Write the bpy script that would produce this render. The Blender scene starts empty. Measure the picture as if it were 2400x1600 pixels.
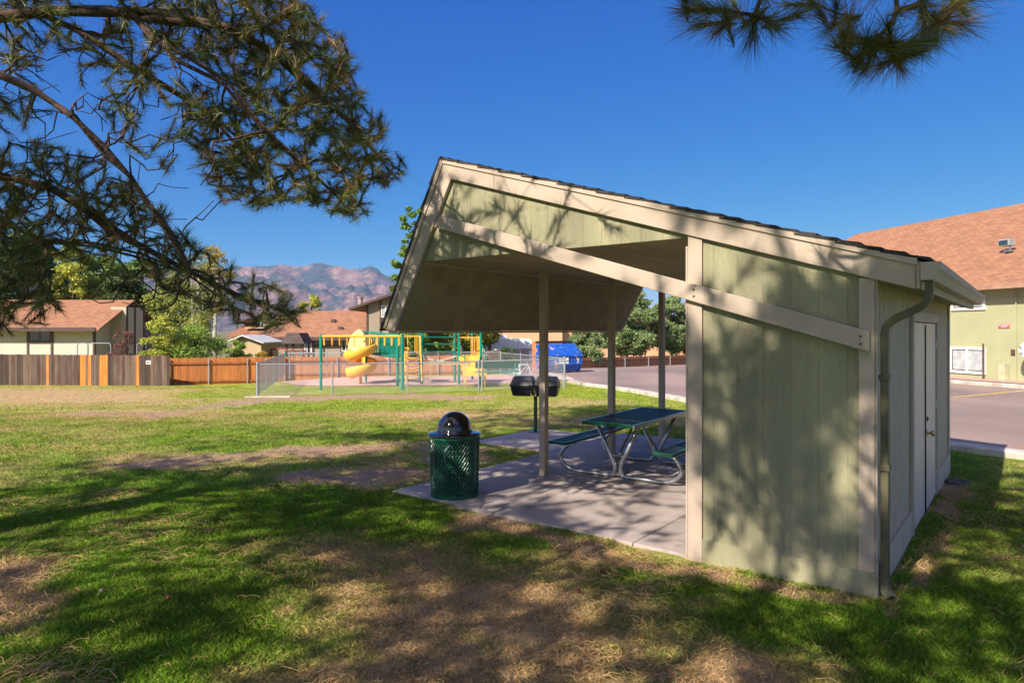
import bpy, bmesh, math, random
import numpy as np
from mathutils import Vector, Matrix
R = math.radians
random.seed(7); rng = np.random.default_rng(7)
scene = bpy.context.scene
COL = scene.collection

# ---------------------------------------------------------------- camera model
F, Y0, H = 1557.9, 774.7, 1.9                # focal length and horizon in pixels of the 2400 px photograph
def W(px, py, Y): return Vector(((px-1200)/F*Y, Y, H-(py-Y0)/F*Y))
TH = R(37.913); U = (-math.cos(TH), math.sin(TH)); V = (math.sin(TH), math.cos(TH)); C0 = (2.571, 4.719)
def sv(s, v): return (C0[0]+s*U[0]+v*V[0], C0[1]+s*U[1]+v*V[1])

# ---------------------------------------------------------------- terrain
ctrl = []
for X in (-30, -18, -8, 0, 8, 18, 30):
    for Y in (-20, -8, 0, 8): ctrl.append((X, Y, 0))
ctrl += [(-12,13,0),(-5,13,0),(1,14,-.0),(6,14,0),(14,14,0),(24,16,0),
 (-17,20,-.38),(-9,20,-.35),(-1,20,-.22),(4.9,18.5,-.06),(12,20,-.05),(20,24,-.05),(26,28,0),
 (-9.4,24.5,-.55),(-3,26,-.58),(2.0,27,-.42),(3.6,24.5,-.2),(9,28,-.2),(-20,27,-.62),(-30,27,-.65),
 (-11.8,30,-.62),(-6,31,-.6),(0,32,-.6),(2.6,32,-.4),(12,38,-.3),(20,38,-.1),
 (-26,34,-.88),(-18,34.4,-.93),(-14.2,35,-1.0),(-9,36.2,-.62),(-2,36.2,-.6),(3,38,-.5),
 (4,45,-.7),(12,50,-.85),(16,56,-1.0),(6,58,-1.05),(26,50,-.6),
 (-30,50,-1.3),(-15,50,-1.3),(-3,50,-1.2),(0,70,-1.6),(-30,75,-1.6),(35,75,-1.3),(0,120,-2),(-60,110,-2),(60,110,-2),(60,40,0),(-60,40,-1),(-60,0,0),(60,0,0)]
CP = np.array(ctrl, float)
def _k(d): return d
_D = np.sqrt(((CP[:,None,:2]-CP[None,:,:2])**2).sum(-1))
_n = len(CP)
_A = np.zeros((_n+1,_n+1)); _A[:_n,:_n] = np.sqrt(_D**2+4)+np.eye(_n)*-.6; _A[:_n,_n] = 1; _A[_n,:_n] = 1
_w = np.linalg.solve(_A, np.append(CP[:,2], 0))
def zf(X, Y):
    X = np.asarray(X, float); Y = np.asarray(Y, float); sh = X.shape
    X = X.ravel(); Y = Y.ravel(); out = np.zeros(len(X))
    for i in range(0, len(X), 20000):
        x, y = X[i:i+20000], Y[i:i+20000]
        d = np.sqrt((x[:,None]-CP[None,:,0])**2+(y[:,None]-CP[None,:,1])**2+4)
        z = d@_w[:_n]+_w[_n]
        r = np.hypot(x, y); t = np.clip((r-90)/60, 0, 1)
        near = np.clip((14-y)/6, 0, 1)*np.clip((16-np.abs(x))/5, 0, 1)
        z = z*(1-near)
        out[i:i+20000] = z*(1-t)-2*t
    return out.reshape(sh)
def z1(X, Y): return float(zf(np.array([X]), np.array([Y]))[0])
def gp(px, py):                               # ground point seen at a pixel
    Y = F*H/(py-Y0)
    for _ in range(25):
        Y = .5*Y+.5*F*(H-z1((px-1200)/F*Y, Y))/(py-Y0)
    return (px-1200)/F*Y, Y

# ---------------------------------------------------------------- noise
def vnoise(x, y, seed=0):
    xi = np.floor(x).astype(np.int64); yi = np.floor(y).astype(np.int64); fx = x-xi; fy = y-yi
    fx = fx*fx*(3-2*fx); fy = fy*fy*(3-2*fy)
    def h(a, b):
        n = (a*374761393+b*668265263+seed*974711) & 0xffffffff
        n = ((n ^ (n >> 13))*1274126177) & 0xffffffff
        return ((n ^ (n >> 16)) & 0xffff)/65535.
    return (h(xi,yi)*(1-fx)+h(xi+1,yi)*fx)*(1-fy)+(h(xi,yi+1)*(1-fx)+h(xi+1,yi+1)*fx)*fy
def fbm(x, y, o=4, seed=0):
    t = 0; a = .5; s = 0
    for i in range(o): t = t+a*vnoise(x*2**i+i*17.3, y*2**i-i*9.1, seed+i); s += a; a *= .5
    return t/s

# ---------------------------------------------------------------- materials
MATS = {}
def mat(name, col, rough=.7, var=.12, scale=4, bump=0, bscale=40, metal=0, spec=.5, col2=None, stretch=(1,1,1), dirt=None, coat=0):
    if name in MATS: return MATS[name]
    m = bpy.data.materials.new(name); m.use_nodes = True; nt = m.node_tree; N = nt.nodes; L = nt.links
    b = N['Principled BSDF']; b.inputs['Roughness'].default_value = rough; b.inputs['Metallic'].default_value = metal
    b.inputs['Specular IOR Level'].default_value = spec; b.inputs['Coat Weight'].default_value = coat
    tc = N.new('ShaderNodeTexCoord'); mp = N.new('ShaderNodeMapping'); mp.inputs['Scale'].default_value = stretch
    L.new(tc.outputs['Object'], mp.inputs['Vector'])
    nz = N.new('ShaderNodeTexNoise'); nz.inputs['Scale'].default_value = scale; nz.inputs['Detail'].default_value = 6
    L.new(mp.outputs[0], nz.inputs['Vector'])
    mx = N.new('ShaderNodeMix'); mx.data_type = 'RGBA'
    c2 = col2 or tuple(c*(1-var*1.6) for c in col)
    c1 = col if col2 else tuple(min(1, c*(1+var)) for c in col)
    mx.inputs['A'].default_value = (*c1, 1); mx.inputs['B'].default_value = (*c2, 1)
    rp = N.new('ShaderNodeMapRange'); rp.inputs['From Min'].default_value = .35; rp.inputs['From Max'].default_value = .65
    L.new(nz.outputs['Fac'], rp.inputs['Value']); L.new(rp.outputs[0], mx.inputs['Factor'])
    out = mx.outputs['Result']
    if dirt:
        n3 = N.new('ShaderNodeTexNoise'); n3.inputs['Scale'].default_value = dirt[1]; n3.inputs['Detail'].default_value = 8
        L.new(tc.outputs['Object'], n3.inputs['Vector'])
        r3 = N.new('ShaderNodeMapRange'); r3.inputs['From Min'].default_value = dirt[2]; r3.inputs['From Max'].default_value = dirt[2]+.08
        L.new(n3.outputs['Fac'], r3.inputs['Value'])
        m3 = N.new('ShaderNodeMix'); m3.data_type = 'RGBA'; m3.inputs['B'].default_value = (*dirt[0], 1)
        L.new(out, m3.inputs['A']); L.new(r3.outputs[0], m3.inputs['Factor']); out = m3.outputs['Result']
    L.new(out, b.inputs['Base Color'])
    if bump:
        n2 = N.new('ShaderNodeTexNoise'); n2.inputs['Scale'].default_value = bscale; n2.inputs['Detail'].default_value = 5
        L.new(mp.outputs[0], n2.inputs['Vector'])
        bp = N.new('ShaderNodeBump'); bp.inputs['Strength'].default_value = bump; bp.inputs['Distance'].default_value = .02
        L.new(n2.outputs['Fac'], bp.inputs['Height']); L.new(bp.outputs[0], b.inputs['Normal'])
    MATS[name] = m; return m
def mat_attr(name, rough=.8, nscale=30, amp=.35, bump=.5, trans=0, spec=.2, nscale2=2.5):
    m = bpy.data.materials.new(name); m.use_nodes = True; nt = m.node_tree; N = nt.nodes; L = nt.links
    b = N['Principled BSDF']; b.inputs['Roughness'].default_value = rough; b.inputs['Specular IOR Level'].default_value = spec
    at = N.new('ShaderNodeAttribute'); at.attribute_name = 'col'
    src = at.outputs['Color']
    if amp:
        tc = N.new('ShaderNodeTexCoord')
        fs = []
        for sc, am in ((nscale, amp), (nscale2, amp*.6)):
            nz = N.new('ShaderNodeTexNoise'); nz.inputs['Scale'].default_value = sc; nz.inputs['Detail'].default_value = 7; nz.inputs['Roughness'].default_value = .7
            L.new(tc.outputs['Object'], nz.inputs['Vector'])
            mr = N.new('ShaderNodeMapRange'); mr.inputs['From Min'].default_value = .25; mr.inputs['From Max'].default_value = .75
            mr.inputs['To Min'].default_value = 1-am; mr.inputs['To Max'].default_value = 1+am
            L.new(nz.outputs['Fac'], mr.inputs['Value']); 
            vm = N.new('ShaderNodeVectorMath'); vm.operation = 'SCALE'
            L.new(src, vm.inputs[0]); L.new(mr.outputs[0], vm.inputs['Scale']); src = vm.outputs[0]; fs.append(nz)
        if bump:
            bp = N.new('ShaderNodeBump'); bp.inputs['Strength'].default_value = bump; bp.inputs['Distance'].default_value = .03
            L.new(fs[0].outputs['Fac'], bp.inputs['Height']); L.new(bp.outputs[0], b.inputs['Normal'])
    L.new(src, b.inputs['Base Color'])
    if trans:
        tr = N.new('ShaderNodeBsdfTranslucent'); L.new(src, tr.inputs['Color'])
        ms = N.new('ShaderNodeMixShader'); ms.inputs[0].default_value = trans
        L.new(b.outputs[0], ms.inputs[1]); L.new(tr.outputs[0], ms.inputs[2]); L.new(ms.outputs[0], N['Material Output'].inputs[0])
    return m
def mat_leaf(name, a, b_, rough=.6, trans=.25):      # each leaf clump its own tint
    m = bpy.data.materials.new(name); m.use_nodes = True; nt = m.node_tree; N = nt.nodes; L = nt.links
    b = N['Principled BSDF']; b.inputs['Roughness'].default_value = rough; b.inputs['Specular IOR Level'].default_value = .25
    g = N.new('ShaderNodeNewGeometry'); mx = N.new('ShaderNodeMix'); mx.data_type = 'RGBA'
    mx.inputs['A'].default_value = (*a, 1); mx.inputs['B'].default_value = (*b_, 1)
    tc = N.new('ShaderNodeTexCoord'); nz = N.new('ShaderNodeTexNoise'); nz.inputs['Scale'].default_value = .9
    L.new(tc.outputs['Object'], nz.inputs['Vector'])
    mt = N.new('ShaderNodeMath'); mt.operation = 'ADD'; mh = N.new('ShaderNodeMath'); mh.operation = 'MULTIPLY_ADD'
    mh.inputs[1].default_value = 2.4; mh.inputs[2].default_value = -1.0; L.new(nz.outputs['Fac'], mh.inputs[0])
    m2 = N.new('ShaderNodeMath'); m2.operation = 'MULTIPLY'; m2.inputs[1].default_value = .7; L.new(g.outputs['Random Per Island'], m2.inputs[0])
    L.new(m2.outputs[0], mt.inputs[0]); L.new(mh.outputs[0], mt.inputs[1]); mt.use_clamp = True
    L.new(mt.outputs[0], mx.inputs['Factor']); L.new(mx.outputs['Result'], b.inputs['Base Color'])
    tr = N.new('ShaderNodeBsdfTranslucent'); L.new(mx.outputs['Result'], tr.inputs['Color'])
    ms = N.new('ShaderNodeMixShader'); ms.inputs[0].default_value = trans
    L.new(b.outputs[0], ms.inputs[1]); L.new(tr.outputs[0], ms.inputs[2]); L.new(ms.outputs[0], N['Material Output'].inputs[0])
    return m
def mat_shingle(name, a, b_, w=.3, h=.14, axis='XY'):
    m = bpy.data.materials.new(name); m.use_nodes = True; nt = m.node_tree; N = nt.nodes; L = nt.links
    b = N['Principled BSDF']; b.inputs['Roughness'].default_value = .9; b.inputs['Specular IOR Level'].default_value = .2
    tc = N.new('ShaderNodeTexCoord'); br = N.new('ShaderNodeTexBrick')
    br.inputs['Scale'].default_value = 1; br.inputs['Brick Width'].default_value = w; br.inputs['Row Height'].default_value = h
    br.inputs['Mortar Size'].default_value = .008; br.inputs['Bias'].default_value = 0
    br.inputs['Color1'].default_value = (*a, 1); br.inputs['Color2'].default_value = (*b_, 1); br.inputs['Mortar'].default_value = (*[c*.45 for c in a], 1)
    L.new(tc.outputs['UV'], br.inputs['Vector'])
    nz = N.new('ShaderNodeTexNoise'); nz.inputs['Scale'].default_value = 1.6; nz.inputs['Detail'].default_value = 8; L.new(tc.outputs['Object'], nz.inputs['Vector'])
    mr = N.new('ShaderNodeMapRange'); mr.inputs['To Min'].default_value = .72; mr.inputs['To Max'].default_value = 1.25; L.new(nz.outputs['Fac'], mr.inputs['Value'])
    vm = N.new('ShaderNodeVectorMath'); vm.operation = 'SCALE'; L.new(br.outputs['Color'], vm.inputs[0]); L.new(mr.outputs[0], vm.inputs['Scale'])
    L.new(vm.outputs[0], b.inputs['Base Color'])
    bp = N.new('ShaderNodeBump'); bp.inputs['Distance'].default_value = .02; bp.inputs['Strength'].default_value = .6
    L.new(br.outputs['Fac'], bp.inputs['Height']); bp.invert = True; L.new(bp.outputs[0], b.inputs['Normal'])
    return m
def mat_siding(name, col, pitch=.2, rough=.75):       # grooved plywood siding, grooves across local X
    m = bpy.data.materials.new(name); m.use_nodes = True; nt = m.node_tree; N = nt.nodes; L = nt.links
    b = N['Principled BSDF']; b.inputs['Roughness'].default_value = rough; b.inputs['Specular IOR Level'].default_value = .2
    tc = N.new('ShaderNodeTexCoord'); wv = N.new('ShaderNodeTexWave'); wv.wave_type = 'BANDS'; wv.bands_direction = 'X'; wv.wave_profile = 'SAW'
    wv.inputs['Scale'].default_value = 1/pitch/3.1416*1.57; wv.inputs['Distortion'].default_value = 0
    L.new(tc.outputs['UV'], wv.inputs['Vector'])
    mr = N.new('ShaderNodeMapRange'); mr.inputs['From Min'].default_value = .0; mr.inputs['From Max'].default_value = .12; L.new(wv.outputs['Fac'], mr.inputs['Value'])
    nz = N.new('ShaderNodeTexNoise'); nz.inputs['Scale'].default_value = 1.2; nz.inputs['Detail'].default_value = 8; L.new(tc.outputs['Object'], nz.inputs['Vector'])
    m2 = N.new('ShaderNodeMapRange'); m2.inputs['To Min'].default_value = .82; m2.inputs['To Max'].default_value = 1.15; L.new(nz.outputs['Fac'], m2.inputs['Value'])
    vm = N.new('ShaderNodeVectorMath'); vm.operation = 'SCALE'; vm.inputs[0].default_value = col; L.new(m2.outputs[0], vm.inputs['Scale'])
    L.new(vm.outputs[0], b.inputs['Base Color'])
    bp = N.new('ShaderNodeBump'); bp.inputs['Distance'].default_value = .008; bp.inputs['Strength'].default_value = .4
    L.new(mr.outputs[0], bp.inputs['Height']); L.new(bp.outputs[0], b.inputs['Normal'])
    return m

def tag(o, label=None, cat=None, group=None, kind=None):
    if label: o['label'] = label
    if cat: o['category'] = cat
    if group: o['group'] = group
    if kind: o['kind'] = kind
    return o
def empty(name, loc, rz=0, label=None, cat=None, group=None):
    o = bpy.data.objects.new(name, None); COL.objects.link(o); o.location = loc; o.rotation_euler = (0, 0, rz); o.empty_display_size = .2
    return tag(o, label, cat, group)
def copy_tree(o, parent=None):
    c = o.copy(); COL.objects.link(c); c.parent = parent
    for ch in list(o.children): copy_tree(ch, c)
    return c

class MB:
    def __init__(s): s.v = []; s.f = []; s.m = []; s.uv = {}
    def add(s, vs, fs, m=0):
        o = len(s.v); s.v += [tuple(v) for v in vs]
        for f in fs: s.f.append([o+i for i in f]); s.m.append(m)
        return s
    def box(s, x0, x1, y0, y1, z0, z1, m=0, M=None):
        vs = [Vector((x, y, z)) for x in (x0, x1) for y in (y0, y1) for z in (z0, z1)]
        if M: vs = [M@v for v in vs]
        return s.add(vs, [(0,1,3,2),(4,6,7,5),(0,4,5,1),(2,3,7,6),(0,2,6,4),(1,5,7,3)], m)
    def bar(s, a, b, w, h, m=0, up=Vector((0,0,1))):
        a = Vector(a); b = Vector(b); d = (b-a).normalized()
        if abs(d.dot(up)) > .98: up = Vector((0,1,0))
        x = d.cross(up).normalized(); y = x.cross(d)
        vs = [p+x*sx*w/2+y*sy*h/2 for p in (a, b) for sx in (-1,1) for sy in (-1,1)]
        return s.add(vs, [(0,1,3,2),(4,6,7,5),(0,4,5,1),(2,3,7,6),(0,2,6,4),(1,5,7,3)], m)
    def prism(s, poly, a, b, axis='y', m=0):          # polygon (p,q) extruded along an axis from a to b
        n = len(poly)
        def P(p, q, t): return (p, t, q) if axis == 'y' else ((t, p, q) if axis == 'x' else (p, q, t))
        vs = [P(p, q, a) for p, q in poly]+[P(p, q, b) for p, q in poly]
        return s.add(vs, [list(range(n)), list(range(2*n-1, n-1, -1))]+[(i, i+n, (i+1)%n+n, (i+1)%n) for i in range(n)], m)
    def tube(s, pts, r, n=8, m=0, cap=True):
        pts = [Vector(p) for p in pts]; k = len(pts)
        rs = r if isinstance(r, (list, tuple)) else [r]*k
        o = len(s.v); ref = None
        for i, p in enumerate(pts):
            d = (pts[min(i+1, k-1)]-pts[max(i-1, 0)])
            if d.length < 1e-7: d = Vector((0,0,1))
            d.normalize()
            if ref is None: ref = Vector((0,0,1)) if abs(d.z) < .9 else Vector((1,0,0))
            x = (ref-d*ref.dot(d))
            if x.length < 1e-4: x = d.orthogonal()
            x.normalize(); y = d.cross(x); ref = x
            for j in range(n):
                a = 2*math.pi*j/n; s.v.append(tuple(p+x*math.cos(a)*rs[i]+y*math.sin(a)*rs[i]))
        for i in range(k-1):
            for j in range(n):
                s.f.append([o+i*n+j, o+i*n+(j+1)%n, o+(i+1)*n+(j+1)%n, o+(i+1)*n+j]); s.m.append(m)
        if cap:
            s.f.append([o+j for j in range(n)][::-1]); s.m.append(m)
            s.f.append([o+(k-1)*n+j for j in range(n)]); s.m.append(m)
        return s
    def lathe(s, prof, n=32, m=0, c=(0,0)):
        o = len(s.v); k = len(prof)
        for r, z in prof:
            for j in range(n):
                a = 2*math.pi*j/n; s.v.append((c[0]+r*math.cos(a), c[1]+r*math.sin(a), z))
        for i in range(k-1):
            for j in range(n):
                s.f.append([o+i*n+j, o+i*n+(j+1)%n, o+(i+1)*n+(j+1)%n, o+(i+1)*n+j]); s.m.append(m)
        return s
    def build(s, name, mats, parent=None, smooth=False, bevel=0, loc=None, uv=None, label=None):
        me = bpy.data.meshes.new(name); me.from_pydata(s.v, [], s.f); me.update()
        for mm in (mats if isinstance(mats, (list, tuple)) else [mats]): me.materials.append(mm)
        me.polygons.foreach_set('material_index', s.m)
        bm = bmesh.new(); bm.from_mesh(me); bmesh.ops.recalc_face_normals(bm, faces=bm.faces); bm.to_mesh(me); bm.free()
        if uv:                                     # uv(vertex, normal) -> (u, v) in metres
            ul = me.uv_layers.new(name='UVMap')
            for p in me.polygons:
                for li in p.loop_indices:
                    ul.data[li].uv = uv(me.vertices[me.loops[li].vertex_index].co, p.normal)
        if smooth: me.polygons.foreach_set('use_smooth', [True]*len(me.polygons))
        o = bpy.data.objects.new(name, me); COL.objects.link(o)
        if parent: o.parent = parent
        if loc: o.location = loc
        if bevel:
            b = o.modifiers.new('bevel', 'BEVEL'); b.width = bevel; b.segments = 2; b.limit_method = 'ANGLE'; b.angle_limit = R(40)
        if label: o['label'] = label
        return o
def uvwall(v, n):                                   # vertical walls: run along the horizontal tangent
    return (v.x if abs(n.y) > abs(n.x) else v.y, v.z)
def uvroof(v, n):
    t = Vector((-n.y, n.x, 0)) if (abs(n.x)+abs(n.y)) > 1e-3 else Vector((1,0,0)); t.normalize(); b = n.cross(t)
    return (v.dot(t), v.dot(b))
def arrmesh(name, verts, faces, m, parent=None, col=None, smooth=False):
    verts = np.asarray(verts, np.float32); faces = np.asarray(faces, np.int32); k = faces.shape[1]
    me = bpy.data.meshes.new(name); me.vertices.add(len(verts)); me.vertices.foreach_set('co', verts.ravel())
    me.loops.add(faces.size); me.loops.foreach_set('vertex_index', faces.ravel())
    me.polygons.add(len(faces)); me.polygons.foreach_set('loop_start', np.arange(0, faces.size, k, dtype=np.int32))
    me.update(calc_edges=True)
    if smooth: me.polygons.foreach_set('use_smooth', np.ones(len(faces), bool))
    if col is not None:
        a = me.color_attributes.new('col', 'FLOAT_COLOR', 'POINT')
        c = np.ones((len(verts), 4), np.float32); c[:, :3] = col; a.data.foreach_set('color', c.ravel())
    me.materials.append(m)
    o = bpy.data.objects.new(name, me); COL.objects.link(o)
    if parent: o.parent = parent
    return o
def text(body, size, m, parent, loc, rot, name='lettering', ext=.002):
    cu = bpy.data.curves.new('t', 'FONT'); cu.body = body; cu.size = size; cu.extrude = ext; cu.align_x = 'CENTER'; cu.align_y = 'CENTER'
    t = bpy.data.objects.new('t', cu); COL.objects.link(t)
    dg = bpy.context.evaluated_depsgraph_get(); dg.update()
    me = bpy.data.meshes.new_from_object(t.evaluated_get(dg)); bpy.data.objects.remove(t)
    me.materials.clear(); me.materials.append(m)
    o = bpy.data.objects.new(name, me); COL.objects.link(o); o.parent = parent; o.location = loc; o.rotation_euler = rot
    return o

def per_island(m, lo, hi):                            # each board its own shade
    nt = m.node_tree; b = nt.nodes['Principled BSDF']; src = b.inputs['Base Color'].links[0].from_socket
    g = nt.nodes.new('ShaderNodeNewGeometry'); mr = nt.nodes.new('ShaderNodeMapRange'); mr.inputs['To Min'].default_value = lo; mr.inputs['To Max'].default_value = hi
    nt.links.new(g.outputs['Random Per Island'], mr.inputs['Value']); vm = nt.nodes.new('ShaderNodeVectorMath'); vm.operation = 'SCALE'
    nt.links.new(src, vm.inputs[0]); nt.links.new(mr.outputs[0], vm.inputs['Scale']); nt.links.new(vm.outputs[0], b.inputs['Base Color']); return m
# paints and stuff
GREEN = mat('sage_paint', (.285,.268,.163), .7, .16, 3, bump=.6, bscale=60, stretch=(1,1,.12), dirt=((.17,.155,.085), 5, .64))
TAN = mat('taupe_paint', (.44,.35,.275), .65, .07, 4, bump=.12, bscale=50, stretch=(.4,.4,.4), dirt=((.3,.25,.19), 9, .70))
SIDEW = mat('side_wall_paint', (.62,.50,.36), .75, .10, 9, bump=.6, bscale=22, stretch=(1,4,.5), col2=(.42,.34,.24))
DOORP = mat('door_paint', (.70,.55,.44), .5, .04, 3)
SOFF = mat('soffit_paint', (.30,.245,.13), .8, .10, 5, bump=.3, bscale=70)
CEIL = mat('ceiling_paint', (.42,.335,.21), .8, .12, 5, bump=.3, bscale=40, stretch=(1,.1,1))
SHN_DK = mat('dark_shingle', (.035,.03,.03), .9, .3, 12, bump=.7, bscale=60)
BLACKM = mat('black_metal', (.012,.012,.014), .35)
GALV = mat('galvanised', (.52,.53,.54), .35, .15, 14, metal=.9)
GALV2 = mat('fence_steel', (.36,.38,.41), .5, .1, 10, metal=.5)
CONC = mat('concrete', (.38,.315,.29), .85, .12, 1.6, bump=.25, bscale=90, dirt=((.24,.2,.18), 2.2, .62))
KERB = mat('kerb_concrete', (.50,.44,.38), .85, .2, 3, bump=.4, bscale=60)
TGREEN = mat('green_coating', (.005,.10,.055), .3, .1, 6, coat=.3)
DGREEN = mat('dark_green_coating', (.004,.045,.03), .35, .1, 6, coat=.2)
GLASS = mat('window_glass', (.03,.04,.05), .08, .2, 2, spec=1)
WHITE = mat('white_trim', (.72,.70,.66), .5, .05)
BROWN = mat('brown_trim', (.085,.045,.038), .7, .15)
YEL = mat('yellow_plastic', (.88,.46,.06), .4, .06, 2, coat=.2)
YELP = mat('yellow_pipe', (.86,.42,.04), .4, .05, 2)
PGRN = mat('green_pipe', (.0,.20,.14), .4, .08, 3)
BARK = mat('pine_bark', (.115,.065,.045), .95, .3, 14, bump=1, bscale=35, col2=(.04,.025,.02))
BARKF = mat('far_bark', (.10,.075,.06), .95, .3, 4, col2=(.05,.035,.03))
BARKW = mat('white_bark', (.62,.58,.52), .8, .2, 6, col2=(.3,.27,.24))
FENORG = mat('orange_cedar', (.50,.17,.035), .75, .3, 2.5, stretch=(6,6,.4), bump=.3, bscale=30, col2=(.36,.115,.03))
FENDK = mat('weathered_cedar', (.10,.052,.032), .9, .4, 1.8, stretch=(3,3,.5), bump=.5, bscale=30, col2=(.14,.10,.08))
NEWP = mat('new_cedar', (.58,.21,.03), .7, .2, 3, stretch=(6,6,.4))

per_island(FENDK, .4, 1.5); per_island(FENORG, .8, 1.2); per_island(SHN_DK, .6, 1.6)
# ---------------------------------------------------------------- world and sun
SUN = Vector((-.66, -.75, 0)).normalized(); EL = R(39)
w = bpy.data.worlds.new("World"); scene.world = w; w.use_nodes = True; nt = w.node_tree
sky = nt.nodes.new('ShaderNodeTexSky'); sky.sky_type = 'NISHITA'; sky.sun_disc = False; sky.sun_elevation = EL
sky.sun_rotation = math.atan2(SUN.x, SUN.y); sky.altitude = 2200; sky.air_density = 1.0; sky.dust_density = .15; sky.ozone_density = 3.5
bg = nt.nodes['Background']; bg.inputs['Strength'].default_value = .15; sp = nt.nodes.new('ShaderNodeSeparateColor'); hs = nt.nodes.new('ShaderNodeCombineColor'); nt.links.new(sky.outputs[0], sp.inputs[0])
for i, (e_, k_) in enumerate(((2.2, .031), (.97, .305), (.33, 1.42))):        # polarised deep blue: contrast per channel
    pw = nt.nodes.new('ShaderNodeMath'); pw.operation = 'POWER'; pw.inputs[1].default_value = e_; nt.links.new(sp.outputs[i], pw.inputs[0])
    mu = nt.nodes.new('ShaderNodeMath'); mu.operation = 'MULTIPLY'; mu.inputs[1].default_value = k_; nt.links.new(pw.outputs[0], mu.inputs[0]); nt.links.new(mu.outputs[0], hs.inputs[i])
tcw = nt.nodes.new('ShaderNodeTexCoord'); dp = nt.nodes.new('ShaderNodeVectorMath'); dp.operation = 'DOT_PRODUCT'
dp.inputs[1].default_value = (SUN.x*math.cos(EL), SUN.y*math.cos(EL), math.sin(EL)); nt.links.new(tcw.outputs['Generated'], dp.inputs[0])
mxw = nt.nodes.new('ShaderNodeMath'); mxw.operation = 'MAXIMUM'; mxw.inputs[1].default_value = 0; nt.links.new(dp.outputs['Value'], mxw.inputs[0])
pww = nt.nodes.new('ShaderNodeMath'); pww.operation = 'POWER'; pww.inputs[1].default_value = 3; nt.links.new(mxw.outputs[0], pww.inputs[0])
glw = nt.nodes.new('ShaderNodeVectorMath'); glw.operation = 'SCALE'; glw.inputs[0].default_value = (3.9, 3.4, 2.6); nt.links.new(pww.outputs[0], glw.inputs['Scale'])  # warm glow added round the sun to lift the shade
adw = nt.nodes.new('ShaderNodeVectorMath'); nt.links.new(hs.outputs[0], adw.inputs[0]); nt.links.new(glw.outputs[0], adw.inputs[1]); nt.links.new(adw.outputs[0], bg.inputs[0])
sl = bpy.data.lights.new('sun', 'SUN'); sl.energy = 5; sl.angle = R(.5); sl.color = (1, .90, .76)
so = bpy.data.objects.new('sun', sl); COL.objects.link(so)
sd = Vector((SUN.x*math.cos(EL), SUN.y*math.cos(EL), math.sin(EL))); so.rotation_euler = sd.to_track_quat('Z', 'Y').to_euler()
cam = bpy.data.cameras.new('camera'); co = bpy.data.objects.new('camera', cam); COL.objects.link(co); scene.camera = co
co.location = (0, 0, H); co.rotation_euler = (R(90), 0, 0); cam.sensor_width = 36; cam.lens = F/2400*36
cam.shift_y = (Y0-800)/2400; cam.clip_end = 30000; cam.clip_start = .05
scene.view_settings.view_transform = 'Standard'; scene.view_settings.look = 'None'; scene.view_settings.exposure = .9; scene.view_settings.gamma = 1
scene.render.resolution_x = 1024; scene.render.resolution_y = 682

#@@GROUND
# ---------------------------------------------------------------- patches of dry grass and bare soil, as world ellipses
def blobs(lst):
    out = []
    for px, py, hw, hh, a in lst:
        X, Y = gp(px, py); _, Ya = gp(px, max(py-hh, 800)); _, Yb = gp(px, py+hh)
        out.append((X, Y, hw*Y/F, max((Ya-Yb)/2, .12), a, (px-1200)/F))
    return out
def pathb(pts, hh, a, hw=None):
    o = []
    for (x0,y0),(x1,y1) in zip(pts[:-1], pts[1:]):
        n = max(2, int(abs(x1-x0)/35)+int(abs(y1-y0)/30))
        for i in range(n): t = i/n; o.append((x0+(x1-x0)*t, y0+(y1-y0)*t, hw or 38, hh, a))
    return o
DRY = blobs([(1150,1450,430,130,.95),(900,1330,260,75,.8),(1350,1340,260,70,.7),(1000,1575,560,90,.9),(1700,1560,260,60,.75),(1300,1500,400,100,.7),
  (150,925,420,20,.85),(330,968,320,16,.55),(980,968,230,13,.75),(430,930,110,12,.2),(560,1075,300,20,.6),(900,1115,190,26,.8),(1420,985,260,13,.7),(1350,940,150,12,.5),
  (100,1010,200,14,.35),(760,905,260,6,.25),(420,1560,120,40,.35),(650,1330,60,40,.3),(2150,1400,60,90,.5),(1120,1180,60,25,.5),(20,1120,150,20,.3),(300,1210,120,12,.3)])
GRN = blobs([(1490,1345,95,24,.9),(1790,1455,230,48,.8),(2200,1480,250,120,1),(470,925,100,10,.9),(760,950,240,10,.5),(1400,920,110,14,.8),(880,910,320,9,.5),(400,1180,450,60,.9),(350,1420,330,130,.8),(980,1090,60,8,.4),(900,1220,150,30,.8),(1590,1390,80,16,.5)])
BARE = blobs(pathb([(215,969),(380,970),(480,953),(640,934),(820,930),(1000,929),(1160,930)], 7, .85)
  +pathb([(300,1092),(450,1076),(640,1058),(850,1047),(1000,1040),(1140,1068)], 12, .85)
  +pathb([(700,1124),(850,1114),(960,1104)], 11, .8)+[(20,1370,120,95,1.0),(60,1440,60,60,.6),(1080,1075,110,26,.9)]
  +pathb([(1130,1215),(1300,1262),(1480,1318),(1640,1350),(1850,1398),(2030,1432)], 17, .75, 60)
  +pathb([(2100,1430),(2150,1300),(2215,1180),(2235,1115)], 38, .7, 32)+[(820,1330,110,34,.45),(1150,1500,160,45,.4),(1050,1400,120,30,.4),(700,1400,90,30,.4),(1340,1430,120,30,.35)])
def field(bl, X, Y, r=1.0):
    t = np.zeros(X.shape)
    for bx, by, rx, ry, a, k in bl:
        u = ((X-bx)-k*(Y-by))/rx; v = (Y-by)/ry
        t = np.maximum(t, a*np.exp(-np.maximum(u*u+v*v-.25, 0)*1.1))
    return t
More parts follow.
